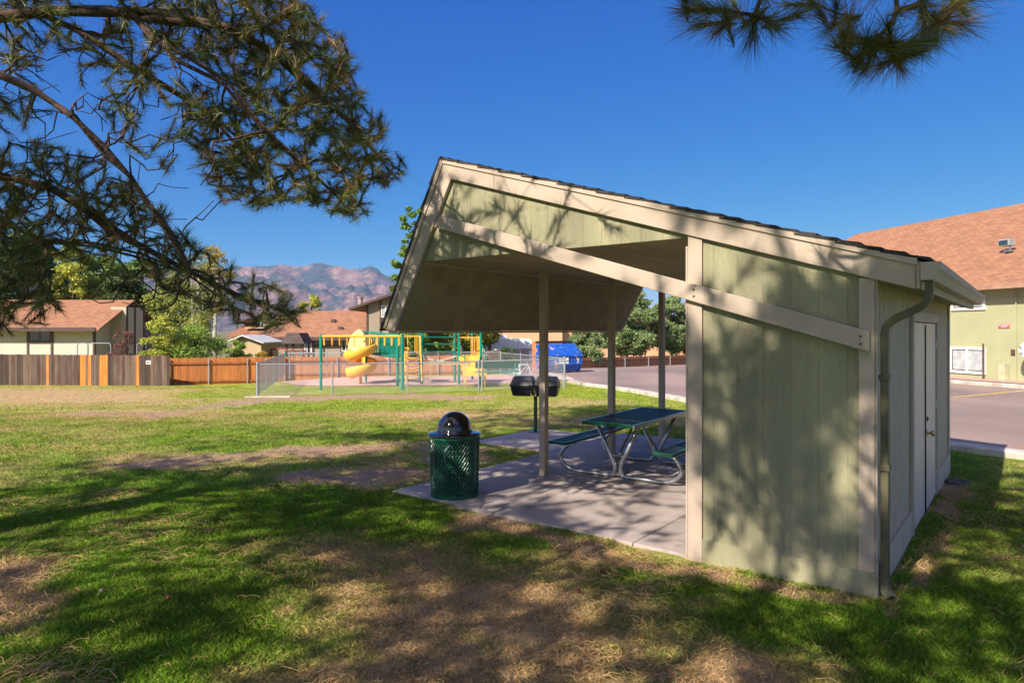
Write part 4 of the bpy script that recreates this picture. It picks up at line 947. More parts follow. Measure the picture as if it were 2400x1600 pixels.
# ---------------------------------------------------------------- houses
SH_A = mat_shingle('brown_roof', (.38,.185,.10), (.27,.13,.08)); SH_B = mat_shingle('dark_roof', (.12,.09,.09), (.16,.12,.12))
CREAM = mat_siding('cream_siding', (.47,.39,.29)); CREAM2 = mat_siding('pale_siding', (.56,.50,.41)); TAUPE = mat_siding('taupe_siding', (.31,.255,.20)); PEACH = mat_siding('peach_stucco', (.58,.34,.21)); SAGE = mat_siding('sage_siding', (.36,.36,.21), .3)
def house(label, px, Y, rz, zb=None, group='houses behind the board fence', cat='house'):
    x = px2(px, Y); return empty('house', (x, Y, z1(x, Y)-.3 if zb is None else zb), rz, label, cat, group)
def window(p, x0, x1, z0, z1_, y=0, fr=WHITE, split=True, t=.07, blinds=False):
    mb = MB(); mb.box(x0, x1, y-.05, y+.02, z0, z0+t); mb.box(x0, x1, y-.05, y+.02, z1_-t, z1_); mb.box(x0, x0+t, y-.048, y+.02, z0+t, z1_-t); mb.box(x1-t, x1, y-.048, y+.02, z0+t, z1_-t)
    if split: xm = (x0+x1)/2; mb.box(xm-t*.4, xm+t*.4, y-.046, y+.02, z0+t, z1_-t)
    w_ = mb.build('window', fr, p)
    mb = MB(); mb.box(x0+t, x1-t, y-.02, y-.012, z0+t, z1_-t); mb.build('pane', GLASS, w_)
    if blinds:
        mb = MB(); n = 9; xa = x0+t*1.3; xb = x1-t*1.3
        for i in range(n): u = xa+(xb-xa)*(i+.1)/n; mb.box(u, u+(xb-xa)/n*.975, y-.027, y-.022, z0+t*1.4, z1_-t*1.4)
        mb.build('blinds', mat('blinds', (.40,.42,.43), .6), w_)
    return w_
def gable_roof_x(p, x0, x1, y0, y1, ze, zr, m, over=.4, th=.12, yr=None):     # ridge along x
    yr = (y0+y1)/2 if yr is None else yr; mb = MB()
    s0 = (zr-ze)/(yr-y0); a = (y0-over, ze-over*s0); s1 = (zr-ze)/(y1-yr); b = (y1+over, ze-over*s1)
    mb.prism([(a[0], a[1]), (yr, zr), (b[0], b[1]), (b[0], b[1]+th), (yr, zr+th), (a[0], a[1]+th)], x0-over, x1+over, axis='x')
    return mb.build('roof', m, p, uv=uvroof)
def trim(p, x0, x1, y0, y1, z0, z1_, m=BROWN, name='trim'): mb = MB(); mb.box(x0, x1, y0, y1, z0, z1_); return mb.build(name, m, p)
# house 1: cream, left
Y = 46.; k = Y/F; ho = house('cream house with brown trim and a stone chimney wall, left behind the weathered fence', 219, Y, R(0), -1.6); zb = ho.location.z
def hz(py, Y=Y): return H-(py-Y0)/F*Y-zb
w0 = -16.; ze = hz(762); zr = hz(720)
yd = 7.0; 
mb = MB(); mb.prism([(0, 0), (yd, 0), (yd, ze), (yd/2, zr-.05), (0, ze)], w0, 0, axis='x'); mb.build('wall', CREAM, ho, uv=uvwall)
mb = MB(); mb.box(w0, -.02, -.03, -.002, 0, hz(802)); mb.build('lower_wall', CREAM2, ho, uv=uvwall, label='paler lower wall band')
gable_roof_x(ho, w0, .1, 0, yd, ze, zr+.55, SH_A, .75)
trim(ho, w0, .6, -.80, -.72, ze-.42, ze-.16); trim(ho, -.02, .12, -.06, .1, 0, ze); 
for a, b in ((64, 69), (120, 125.5)): trim(ho, (a-219)*k, (b-219)*k, -.07, 0, hz(829+15), ze)
trim(ho, (64-219)*k, (126-219)*k, -.065, -.031, hz(805), hz(801)); window(ho, (69-219)*k, (120-219)*k, hz(800), hz(770), -.03, BROWN)
mb = MB(); mb.box(.0, 1.1, 2.0, 4.4, 0, zr+.1); cw = mb.build('chimney_wall', CREAM, ho, uv=uvwall); trim(cw, 1.1, 1.14, 1.98, 2.2, 0, zr+.1); trim(cw, 1.1, 1.14, 3.0, 3.2, 0, zr+.1); trim(cw, 1.1, 1.14, 4.2, 4.42, 0, zr+.1)
ho2 = house('low grey wing with flat parapet right of the cream house', 366, 52, 0, -1.6); k2 = 52/F; mb = MB(); mb.box(-2.2, 1.0, 0, 5, 0, H-(764-Y0)*k2+1.6); mb.build('wall', mat_siding('grey_siding', (.42,.37,.33)), ho2, uv=uvwall); trim(ho2, -2.3, 1.1, -.06, 5, H-(764-Y0)*k2+1.6, H-(762-Y0)*k2+1.7)
# higher roof behind
ho3 = house('brown roofed house with raised solar panel behind the cream house', 120, 55, 0, -1.6); k3 = 55/F
mb = MB(); mb.box(-9, 1.4, 0, 6, 0, 3.9); mb.build('wall', CREAM, ho3, uv=uvwall); gable_roof_x(ho3, -9, 1.4, 0, 6, 3.7, H-(702-Y0)*k3+1.6, SH_A, .5)
mb = MB(); mb.bar((-.9,-.5,4.9), (.0,-.2,5.9), 1.6, .06); mb.tube([(-.5,-.3,4.2),(-.5,-.3,5.3)], .05, 6); mb.build('solar_panel', mat('panel_glass', (.35,.4,.48), .2), ho3)
# house 2: long brown roof
Y = 47.; k = Y/F; h2 = house('taupe house with a long orange brown shingle roof behind the slide', 720, Y, 0, -1.6); zb = -1.6
xa, xb = (628-720)*k, (864-720)*k; ze = hz(790, Y); zr = H-(728-Y0)/F*(Y+4)+1.6
mb = MB(); mb.prism([(0,0),(8,0),(8,ze),(4,zr-.1),(0,ze)], xa+.3, xb-.3, axis='x'); mb.build('wall', TAUPE, h2, uv=uvwall)
gable_roof_x(h2, xa, xb, 0, 8, ze, zr-.12, SH_A, .45)
trim(h2, xa-.4, xb+.4, -.55, -.46, ze-.22, ze+.02)
window(h2, (713-720)*k, (731.5-720)*k, hz(829), hz(794), -.01, WHITE, blinds=True); window(h2, (800-720)*k, (822-720)*k, hz(824), hz(795), -.01, WHITE)
for px in (733, 757, 798, 824): trim(h2, (px-720)*k, (px+3-720)*k, -.06, -.012, 0, ze)
trim(h2, (733-720)*k, (864-720)*k-.3, -.05, -.011, hz(812), hz(809))
for (px, py) in ((763, 758), (790, 775)):
    mb = MB(); yy = 4*(790-py)/62.; mb.box((px-720)*k-.15, (px-720)*k+.15, yy-.1, yy+.15, ze+(zr-ze)*(yy/4), ze+(zr-ze)*(yy/4)+.28); mb.build('roof_vent', BROWN, h2)
# house 3: two storey, half behind the shelter roof
Y = 44.; k = Y/F; h3 = house('two storey taupe house with brown trim and a white upstairs window', 862, Y, 0, -1.6)
zw = hz(700, Y); x3 = (1100-862)*k
def zroof(px): return hz(721.7-(px-822)*(35.7/104), Y)
px_r = 1010
pts = [(0, 0), (x3, 0), (x3, zroof(1100)-1.0*0-3.2), ((px_r-862)*k, zroof(px_r)-.1), (0, zroof(862)-.15)]
mb = MB(); mb.prism(pts, 0, 8); mb.build('wall', TAUPE, h3, uv=uvwall)
mb = MB(); mb.prism([((822-862)*k, zroof(822)-.16), ((822-862)*k, zroof(822)), ((px_r-862)*k, zroof(px_r)), (x3+.5, zroof(1100)-3.2), (x3+.5, zroof(1100)-3.36), ((px_r-862)*k, zroof(px_r)-.16)], -.5, 8.5); mb.build('roof', BROWN, h3)
for px in (859, 890): trim(h3, (px-862)*k, (px+3.5-862)*k, -.06, -.003, 0, zroof(px)-.2)
trim(h3, (893-862)*k, (925-862)*k, -.055, -.004, hz(748, Y), hz(745, Y)); window(h3, (893-862)*k, (915.5-862)*k, hz(745), hz(718), -.01, WHITE, blinds=True)
mb = MB(); mb.tube([(-.72, 1, zroof(840)-.2), (-.72, 1, hz(700))], .16, 10); mb.tube([(-.72, 1, hz(700)), (-.72, 1, hz(697.5))], .22, 10); mb.build('flue_pipe', mat('flue_metal', (.4,.3,.25), .5), h3)
mb = MB(); mb.prism([((900-862)*k, hz(790)), ((900-862)*k, hz(783)), (x3, hz(770)), (x3, hz(777))], -2.2, -.06); mb.build('lower_roof', SH_A, h3)
# garden shed and house with orange roof at left of playset
Y = 41.; k = Y/F; s1_ = house('small beige gabled garden shed with white roof edge behind the orange fence', 585, Y, 0, -1.5, cat='garden shed'); zb = -1.5
mb = MB(); mb.prism([((545-585)*k,0),((612-585)*k,0),((612-585)*k,hz(803,Y)),((572-585)*k,hz(789,Y)),((545-585)*k,hz(798,Y))], 0, 3); mb.build('wall', mat_siding('beige_siding', (.50,.37,.22)), s1_, uv=uvwall)
mb = MB(); mb.prism([((540-585)*k,hz(800,Y)),((572-585)*k,hz(787.5,Y)),((622-585)*k,hz(805,Y)),((622-585)*k,hz(802,Y)),((572-585)*k,hz(784.5,Y)),((540-585)*k,hz(797,Y))], -.3, 3.3); mb.build('roof', mat('pale_roof', (.55,.53,.5), .5), s1_)
Y = 56.; k = Y/F; zb = -1.6; h4 = house('peach house with brown roofs and a white garage door between the trees', 600, Y, 0, -1.6)
mb = MB(); mb.box((545-600)*k, (668-600)*k, 0, 7, 0, hz(787,Y)); mb.build('wall', PEACH, h4, uv=uvwall)
gable_roof_x(h4, (545-600)*k, (668-600)*k, 0, 7, hz(787,Y), hz(764,Y), SH_A, .4)
mb = MB(); mb.prism([((560-600)*k,hz(770,Y)),((625-600)*k,hz(770,Y)),((625-600)*k,hz(752,Y)),((604-600)*k,hz(741,Y)),((560-600)*k,hz(752,Y))], 1.2, 5); mb.build('upper_wall', PEACH, h4, uv=uvwall)
mb = MB(); mb.prism([((553-600)*k,hz(754,Y)),((604-600)*k,hz(739,Y)),((632-600)*k,hz(754,Y)),((632-600)*k,hz(751,Y)),((604-600)*k,hz(736,Y)),((553-600)*k,hz(751,Y))], .8, 5.4); mb.build('upper_roof', BROWN, h4)
window(h4, (590-600)*k, (608-600)*k, hz(780,Y)+.4, hz(760,Y)+.2, 1.18, WHITE)
mb = MB(); mb.box((615-600)*k, (639-600)*k, -.05, -.003, 0, hz(805,Y)); mb.build('garage_door', WHITE, h4)
# far tan apartment behind the trailer and junipers
Y = 72.; k = Y/F; zb = -2; h5 = house('long peach apartment building behind the trailer and junipers', 1300, Y, 0, -2, cat='apartment building', group='apartment buildings')
mb = MB(); mb.box((1120-1300)*k, (1640-1300)*k, 0, 9, 0, hz(758,Y)); mb.build('wall', PEACH, h5, uv=uvwall)
mb = MB(); mb.box((1290-1300)*k, (1316-1300)*k, -1.2, -.02, 0, hz(760,Y)); mb.build('bay', PEACH, h5, uv=uvwall)
gable_roof_x(h5, (1120-1300)*k, (1640-1300)*k, 0, 9, hz(758,Y), hz(740,Y), SH_A, .5)
for px in (1330, 1400, 1560): window(h5, px*k-1300*k, (px+22)*k-1300*k, hz(815,Y), hz(792,Y), -.01, WHITE)
Y = 66.; k = Y/F; h6 = house('small peach outbuilding with dark roof at the far lot fence', 1590, Y, 0, -2, group='apartment buildings')
mb = MB(); mb.box(-.9, 2.2, 0, 3, 0, hz(812,Y)); mb.build('wall', PEACH, h6, uv=uvwall); mb = MB(); mb.prism([(-1.1,hz(812,Y)),(2.4,hz(812,Y)),(2.4,hz(808,Y)),(1.8,hz(799,Y)),(-.5,hz(799,Y)),(-1.1,hz(808,Y))], -.3, 3.2); mb.build('roof', SH_B, h6)
# trailer
Y = 44.5; k = Y/F; o_ = (px2(1192, Y), Y, -.75); tr = empty('trailer', o_, 0, 'white boxy travel trailer behind the grey fence and the pine', 'trailer'); zb = -.75
TW = mat('trailer_white', (.80,.80,.80), .4, .05)
mb = MB(); mb.prism([((1136-1192)*k,.5),((1247-1192)*k,.5),((1247-1192)*k,hz(798,Y)),((1240-1192)*k,hz(794,Y)),((1142-1192)*k,hz(792,Y)),((1136-1192)*k,hz(797,Y))], 0, 2.4); tbod = mb.build('body', TW, tr, bevel=.05)
mb = MB(); mb.box((1144-1192)*k, (1151-1192)*k, -.02, -.003, hz(820,Y), hz(808,Y)); mb.build('window', GLASS, tbod)
mb = MB(); mb.box((1180-1192)*k, (1247-1192)*k, -.02, -.003, hz(820,Y), hz(818,Y)); mb.build('stripe', BLACKM, tbod)
mb = MB(); mb.box((1172-1192)*k, (1186-1192)*k, .8, 1.5, hz(793,Y)-.02, hz(793,Y)+.22); mb.build('roof_vent', TW, tbod)
for x in (-.5, .5): mb = MB(); mb.tube([(x,-.02,.35),(x,.2,.35)], .35, 16); mb.build('wheel', BLACKM, tr)
# satellite dish on small pole behind the trailer
# wooden play set of the neighbour
Y = 42.; k = Y/F; zb = -1.5; ps = empty('wooden_playset', (px2(690, Y), Y, zb), 0, 'brown wooden playset with grey shingled roof behind the orange fence', 'playset')
RB = mat('red_brown_wood', (.22,.06,.04), .7, .2)
def X(px): return (px-690)*k
for px in (672, 710):
    for yy in (0, 1.2): mb = MB(); mb.box(X(px)-.05, X(px)+.05, yy-.05, yy+.05, 0, hz(803,Y)); mb.build('post', RB, ps)
mb = MB(); mb.prism([(X(664),hz(805,Y)),(X(717),hz(805,Y)),(X(704),hz(780,Y)),(X(676),hz(780,Y))], -.3, 1.5); mb.build('roof', SH_B, ps, uv=uvroof)
mb = MB(); mb.box(X(668), X(718), -.05, 1.3, hz(830,Y), hz(827,Y)); mb.build('deck', RB, ps)
for i in range(9): mb = MB(); mb.box(X(669+i*5.6), X(672+i*5.6), -.08, -.05, hz(840,Y), hz(822,Y)); mb.build('slat', RB if i % 3 else PGRN, ps)
mb = MB(); mb.box(X(668), X(719), -.09, -.05, hz(823,Y), hz(820,Y)); mb.build('hand_rail', RB, ps)
mb = MB(); mb.bar((X(637),0,hz(818,Y)), (X(672),0,hz(816,Y)), .1, .12); mb.build('swing_beam', RB, ps)
for a, b in ((626,-.5),(640,.8)): mb = MB(); mb.bar((X(635),0,hz(818,Y)), (X(a),b,0), .09, .09); mb.build('leg', RB, ps)
# trampoline enclosures
Y = 37.5; k = Y/F
tr_ = empty('trampoline', (px2(225, Y), Y, -1.1), 0, 'trampoline with curved white enclosure poles behind the weathered fence', 'trampoline'); zb = -1.1
for a, b in ((-44,-20),(-18,35)):
    mb = MB(); mb.tube(arc([(a*k,0,.3),(a*k,0,hz(808,Y)),((a+4)*k,0,hz(804,Y)),((b-4)*k,0,hz(804,Y)),(b*k,0,hz(808,Y)),(b*k,0,.3)]), .03, 6); mb.build('enclosure_pole', GALV2, tr_)
for a, b in ((96,118),):
    mb = MB(); mb.tube(arc([(a*k,0,.3),(a*k,0,hz(808,Y)),((a+4)*k,0,hz(804,Y)),((b-4)*k,0,hz(804,Y)),(b*k,0,hz(808,Y)),(b*k,0,.3)]), .03, 6); mb.build('enclosure_pole', GALV2, tr_)
mb = MB(); mb.lathe([(0,.72),(1.7,.72),(1.75,.70),(1.75,.66),(0,.66)], 28, c=(.9, 1.9)); mb.build('jumping_bed', BLACKM, tr_)

# ---------------------------------------------------------------- sage apartment building at right
ax = (-.259, .966); p0 = (17.82, 25.0); rzB = math.atan2(ax[1], ax[0])-math.pi   # local +x runs towards the camera side (right in the picture)
AB = empty('apartment_building', (p0[0], p0[1], -.1), rzB, 'sage green apartment building with orange brown shingle roof, right of the shelter', 'apartment building', 'apartment buildings')
# local x: direction -ax (to the right in the photo), local y: into the building
def bl(px, py):                                  # local (x, z) of a pixel on the facade plane
    kx = (px-1200)/F; t = (p0[0]-kx*p0[1])/(kx*(-ax[1])-(-ax[0])) ; x = p0[0]+t*-ax[0]; y = p0[1]+t*-ax[1]; return t, H-(py-Y0)/F*y+.1
xL, xR = -14.8, 12.
ze = bl(2350, 672)[1]
mb = MB(); mb.box(xL, xR, 0, 16, -.2, ze); mb.build('wall', SAGE, AB, uv=uvwall)
mb = MB(); zr = 7.9; over = .55; s_ = (zr-ze)/8
mb.prism([(-over, ze-.05), (8, zr), (16+over, ze-.05), (16+over, ze+.12), (8, zr+.16), (-over, ze+.12)], xL-.4, xR+.4, axis='x'); rf = mb.build('roof', SH_A, AB, uv=uvroof)
mb = MB(); mb.prism([(-over-.03, ze-.10), (-over-.002, ze-.10), (-over-.002, ze+.13), (-over-.03, ze+.13)], xL-.42, xR+.42, axis='x'); mb.build('fascia', mat('orange_brown_trim', (.36,.2,.13), .7), rf)
x0, za = bl(2227.5, 872); x1, zc = bl(2311, 814); window(AB, x0, x1, za, zc, -.01, WHITE, t=.10, blinds=True)
x0, za = bl(2231, 728); x1, zc = bl(2311, 690); window(AB, x0, x1, za, zc, -.01, WHITE, t=.10, blinds=True)
window(AB, 7, 8.6, .5, 1.5, -.01, WHITE, t=.1); window(AB, -5.5, -4, .5, 1.5, -.01, WHITE, t=.1); window(AB, -5.5, -4, 2.3, 3.3, -.01, WHITE, t=.1)
a, za = bl(2341, 768.5); b, zc = bl(2367, 759.5); mb = MB(); mb.box(a, b, -.03, -.004, za, zc); sg = mb.build('sign', mat('sign_red', (.6,.09,.12), .6), AB)
sg['label'] = 'small red and white no parking sign on the wall'
text('NO PARKING', .065, WP, sg, ((a+b)/2, -.034, za+(zc-za)*.68), (R(90), 0, 0)); text('FIRE LANE', .05, WP, sg, ((a+b)/2, -.034, za+(zc-za)*.28), (R(90), 0, 0))
a, za = bl(2314, 883); _, zc = bl(2314, 805); mb = MB(); mb.tube([(a,-.2,za-.2),(a,-.2,zc)], .03, 8); mb.build('conduit_pole', BROWN, AB)
a, za = bl(2352, 884); b, zc = bl(2367, 852); mb = MB(); mb.box(a, b, -.25, -.004, za-.1, zc); mb.build('utility_box', mat('utility_green', (.42,.42,.27), .6), AB, bevel=.01)
a, za = bl(2371, 831); b, zc = bl(2383, 819); mb = MB(); mb.box(a, b, -.05, -.004, za, zc); mb.build('vent', BROWN, AB)
a, za = bl(2384, 886); mb = MB(); mb.tube([(a,-.06,0),(a,-.06,ze-.1)], .02, 6); mb.build('conduit', SAGE, AB)
mb = MB()
for x in np.arange(xL, xR, 1.22): mb.box(x, x+.04, -.02, -.003, ze-.42, ze-.05)
mb.box(xL, xR, -.024, -.003, ze-.46, ze-.42); mb.build('batten', SAGE, AB)
# flood light on the roof
def roofpt(px, py):
    for i in range(900):
        yl = -over+i*.01; zz = ze+.12+(yl+over)*(zr-ze)/8.55
        # world y for given local
        best = None
        kx = (px-1200)/F; bx, by = p0[0]+yl*ax[1], p0[1]-yl*ax[0]
        t = (bx-kx*by)/(kx*(-ax[1])-(-ax[0])); wy = by-t*ax[1]
        if Y0-(zz-.1-H)/wy*F <= py: return t, yl, zz
    return 0, 0, 5
t_, yl, zz = roofpt(2366, 590); fl = MB(); fl.box(t_-.22, t_+.22, yl-.32, yl+.02, zz+.22, zz+.48); f_ = fl.build('floodlight', mat('lamp_grey', (.28,.33,.34), .3), AB, bevel=.02)
mb = MB(); mb.tube([(t_+.1,yl-.1,zz-.05),(t_+.1,yl-.1,zz+.24)], .03, 8); mb.box(t_-.05, t_+.25, yl-.25, yl+.05, zz-.02, zz+.05); mb.build('mount', GALV, f_)
mb = MB(); mb.box(t_-.18, t_+.18, yl-.335, yl-.322, zz+.26, zz+.44); mb.build('lens', GLASS, f_)
# roof repair patch marks stay in the shingles; satellite dish
a, za = bl(2446, 819)
dsh = empty('satellite_dish', (p0[0]-ax[0]*a*1-.0+.0, 0, 0), 0, 'pale grey satellite dish on the ground floor wall at the right edge', 'satellite dish')
wx = p0[0]-ax[0]*a-ax[1]*.55; wy = p0[1]-ax[1]*a+ax[0]*.55; dsh.location = (wx, wy, -.1); dsh.rotation_euler = (0, 0, rzB)
mb = MB(); prof = [(.001,0),(.12,.012),(.25,.05),(.34,.10)]; mb.lathe(prof, 24); mb.lathe([(r, z-.02) for r, z in prof], 24)
dd = mb.build('reflector', mat('dish_grey', (.6,.6,.6), .4), dsh, smooth=True); dd.location = (0, 0, za); dd.rotation_euler = (R(62), R(25), 0)
mb = MB(); mb.tube([(0,.1,0),(0,.1,za),(0,.0,za)], .03, 8); mb.build('mast', GALV2, dsh)
mb = MB(); mb.tube([(0,0,za-.25),(-.05,-.4,za+.05)], .015, 6); mb.tube([(-.05,-.4,za+.03),(-.05,-.45,za+.12)], .04, 8); mb.build('feed_arm', GALV2, dsh)
# rock strip and kerb in front of the building
def bw(x, y): return (p0[0]-ax[0]*x+ax[1]*y, p0[1]-ax[1]*x-ax[0]*y)
ROCK = mat('pink_rock', (.52,.33,.28), .95, .3, 10, bump=1, bscale=16, col2=(.33,.21,.18))
sheet('rock_strip', [bw(-15,-1.2), bw(0,-1.2), bw(11,-1.2)], [bw(-15,.05), bw(0,.05), bw(11,.05)], 6, ROCK, .16, rows=60)
ribbon('kerb', [bw(-15,-1.35), bw(0,-1.35), bw(11,-1.35)], .3, .14, KERB)

#@@TREES
# ---------------------------------------------------------------- far trees: leaf clumps over a branching trunk
def leafcloud(blobs_, n, size, g, flat=.6, shell=.55):
    c = np.array([b[:3] for b in blobs_], float); r = np.array([b[3:6] for b in blobs_], float); vol = r.prod(1); p = vol**.8; p /= p.sum()
    k = g.choice(len(c), n, p=p); d = g.normal(size=(n, 3)); d /= np.linalg.norm(d, axis=1)[:, None]
    rad_ = g.random(n)**(1/3.); rad_ = .25+.95*rad_**1.3+.22*g.normal(size=n)*.8
    P = c[k]+d*r[k]*rad_[:, None]
    nn = d*.7+g.normal(size=(n, 3))*.7; nn /= np.linalg.norm(nn, axis=1)[:, None]
    t = np.cross(nn, g.normal(size=(n, 3))); t /= np.linalg.norm(t, axis=1)[:, None]; b = np.cross(nn, t)
    s = size*(.6+.8*g.random(n))[:, None]; e = s*(.35+.4*g.random(n))[:, None]
    v = np.stack([P-t*s, P+b*e-t*s*.2, P+t*s, P-b*e+t*s*.15], 1).reshape(-1, 3)
    return v, np.arange(n*4).reshape(-1, 4)
def clumpblobs(g, H_, Wd, z0, nb, shape='round', br=(.22, .38)):
    out = []; nb = int(nb*1.5)
    for i in range(nb):
        t = g.random(); z = z0+(H_-z0)*t
        if shape == 'cone': rw = Wd*(1-t)**.8+.12*Wd
        elif shape == 'col': rw = Wd*(.55+.6*math.sin(math.pi*t))*.75
        else: rw = Wd*math.sqrt(max(.05, 1-(2*t-1)**2))
        a = g.random()*6.283; rr_ = rw*math.sqrt(g.random())*.9; s = Wd*g.uniform(*br)*(1.1-.45*t)
        out.append((math.cos(a)*rr_, math.sin(a)*rr_, z, s, s, s*g.uniform(.5, .85)))
    return out
def far_tree(name, label, px, Y, py_top, width_px, m, seed, cat='tree', shape='round', n=9000, size=.16, nb=34, z0f=.15, bark=None, zb=None, group='trees beyond the fences', stems=1, x=None, py_bot=None, br=(.22,.38), shell=.55):
    g = np.random.default_rng(seed); x = px2(px, Y) if x is None else x
    zb = z1(x, Y)-.05 if zb is None else zb; Ht = H-(py_top-Y0)/F*Y-zb; Wd = width_px/2/F*Y
    rt = empty(name, (x, Y, zb), g.random()*0, label, cat, group)
    bl_ = clumpblobs(g, Ht*.95, Wd, Ht*z0f, nb, shape, br); v, f = leafcloud(bl_, int(n*2.0), size*.78, g, shell=shell)
    arrmesh('crown', v, f, m, rt)
    mb = MB(); rb = max(.05, Ht*.018)
    for s in range(stems):
        lx = g.normal()*.25*(stems > 1); tp = Vector((g.normal()*.15+lx*2, g.normal()*.15, Ht*.86))
        P = [Vector((lx, 0, -.2)), Vector((lx*1.3+g.normal()*.06, g.normal()*.06, Ht*.3)), Vector((tp.x*.7, tp.y*.7, Ht*.6)), tp]; mb.tube(P, [rb, rb*.8, rb*.5, rb*.15], 7)
    for b in bl_[:20]:
        zz = max(b[2]-Wd*.5, Ht*.12); mb.tube([(0, 0, zz), (b[0]*.6, b[1]*.6, (zz+b[2])/2+.1), (b[0], b[1], b[2])], [rb*.35, rb*.2, rb*.06], 5)
    mb.build('trunk', bark or BARKF, rt)
    return rt
EVG = mat_leaf('evergreen_leaf', (0.051,0.123,0.032), (0.145,0.246,0.051)); EVD = mat_leaf('dark_pine_leaf', (.03,.06,.02), (.10,.13,.03)); YGR = mat_leaf('yellow_green_leaf', (0.232,0.319,0.043), (0.551,0.522,0.087)); LGR = mat_leaf('light_green_leaf', (0.145,0.275,0.051), (0.348,0.435,0.072))
RED = mat_leaf('red_leaf', (.16,.06,.06), (.30,.13,.11)); JUN = mat_leaf('juniper_leaf', (0.123,0.203,0.072), (0.290,0.362,0.145)); GLD = mat_leaf('gold_leaf', (.34,.25,.03), (.50,.38,.06)); OLV = mat_leaf('olive_leaf', (0.160,0.203,0.043), (0.377,0.392,0.087))
PINEY = mat_leaf('pine_yellow_leaf', (0.102,0.174,0.029), (0.348,0.290,0.058))
far_tree('pine_tree', 'tall dark pine at the far left behind the cream house', -20, 62, 500, 220, EVD, 21, n=16000, size=.2, shape='cone', nb=60, z0f=.1)
far_tree('pine_tree', 'full green pine with rust tinted top left of the poplars', 70, 66, 535, 170, EVG, 22, n=16000, size=.2, nb=50)
far_tree('poplar_tree', 'bright yellow green poplar above the cream house roof', 170, 60, 570, 130, YGR, 23, n=12000, size=.17, nb=44)
far_tree('poplar_tree', 'light green tree behind the roof ridge of the cream house', 245, 63, 590, 150, LGR, 24, n=13000, size=.17, nb=44)
far_tree('pine_tree', 'green bushy evergreen right of the light green tree', 335, 66, 600, 150, EVG, 25, n=13000, size=.18, nb=40)
far_tree('pine_tree', 'dark evergreen behind the stone chimney of the cream house', 290, 58, 640, 130, EVD, 26, n=10000, size=.17, nb=40)
far_tree('aspen_tree', 'white trunked aspen with sparse pale leaves left of the beige shed', 455, 44, 585, 120, OLV, 27, n=3200, size=.08, nb=40, z0f=.35, bark=BARKW, stems=3)
far_tree('aspen_tree', 'gold leaved aspen touching the left end of the mountain ridge', 500, 52, 565, 90, GLD, 28, n=2500, size=.09, nb=30, z0f=.45, bark=BARKW, stems=2)
far_tree('evergreen_tree', 'dark olive tree behind the aspens', 410, 56, 650, 150, OLV, 29, n=9000, size=.15, nb=40)
far_tree('shrub', 'yellow green round shrub hanging over the end of the weathered fence', 380, 36.8, 735, 90, YGR, 30, n=7000, size=.07, nb=34, cat='shrub', group='shrubs behind the board fences', zb=-1.1)
far_tree('shrub', 'broad green and yellow shrub above the orange fence', 455, 38.2, 760, 150, LGR, 31, n=10000, size=.07, nb=44, cat='shrub', group='shrubs behind the board fences', zb=-1.2)
far_tree('shrub', 'small dark green shrub left of the beige shed', 556, 38.4, 795, 60, LGR, 32, n=3500, size=.06, nb=20, cat='shrub', group='shrubs behind the board fences', zb=-1.2)
far_tree('shrub', 'yellow leaved low shrub at the foot of the wooden playset', 612, 39.5, 818, 60, GLD, 35, n=2500, size=.06, nb=20, cat='shrub', group='shrubs behind the board fences', zb=-1.2)
far_tree('shrub', 'thin reddish shrub in front of the cream house gable', 288, 36.5, 760, 56, RED, 33, n=2200, size=.05, nb=26, z0f=.1, cat='shrub', group='shrubs behind the board fences', zb=-1.1)
far_tree('poplar_tree', 'yellow green tree behind the long brown roof', 728, 66, 684, 80, YGR, 34, n=7000, size=.13, nb=36, br=(.16,.3))
far_tree('pine_tree', 'green pine rising beside the steep edge of the shelter roof', 972, 40, 470, 130, mat_leaf('fresh_pine', (.08,.18,.04), (.22,.32,.06)), 36, n=16000, size=.09, shape='col', nb=90, z0f=.05, br=(.12,.2))
far_tree('pine_tree', 'ponderosa pine with dark trunk behind the yellow deck', 1105, 40.5, 640, 190, PINEY, 37, n=9000, size=.12, nb=40, z0f=.3, bark=BARK, br=(.16,.28))
far_tree('shrub', 'green shrub seen between the bars behind the sling bridge', 1020, 41, 800, 70, LGR, 38, n=4000, size=.07, nb=24, cat='shrub', group='shrubs behind the board fences')
far_tree('olive_tree', 'olive green tree behind the yellow rope climber', 968, 43, 745, 70, OLV, 48, n=4500, size=.09, nb=24)
far_tree('shrub', 'small bush at the corner of the grey fence', 1188, 39, 812, 50, EVG, 39, n=1800, size=.06, nb=14, cat='shrub', group='shrubs behind the board fences')
far_tree('juniper_tree', 'low wide juniper right behind the dumpster', 1375, 50, 770, 110, JUN, 40, n=12000, size=.10, nb=44, z0f=.06, group='junipers behind the parking lot', br=(.18,.3))
far_tree('juniper_tree', 'tall juniper between the second and third shelter post', 1470, 58, 668, 165, JUN, 41, n=22000, size=.12, nb=80, z0f=.14, group='junipers behind the parking lot', br=(.14,.24))
far_tree('juniper_tree', 'tall juniper right of the third shelter post', 1575, 60, 688, 130, JUN, 42, n=16000, size=.12, nb=60, z0f=.22, group='junipers behind the parking lot', br=(.14,.24))
far_tree('juniper_tree', 'juniper hidden partly by the storage room wall', 1680, 61, 680, 140, JUN, 43, n=12000, size=.13, nb=50, z0f=.14, group='junipers behind the parking lot', br=(.14,.24))
far_tree('maple_tree', 'small red leaved tree between the two tall junipers', 1612, 64, 700, 50, mat_leaf('maple_leaf', (.4,.07,.04), (.55,.2,.06)), 44, n=2500, size=.11, nb=16, group='trees beyond the fences')

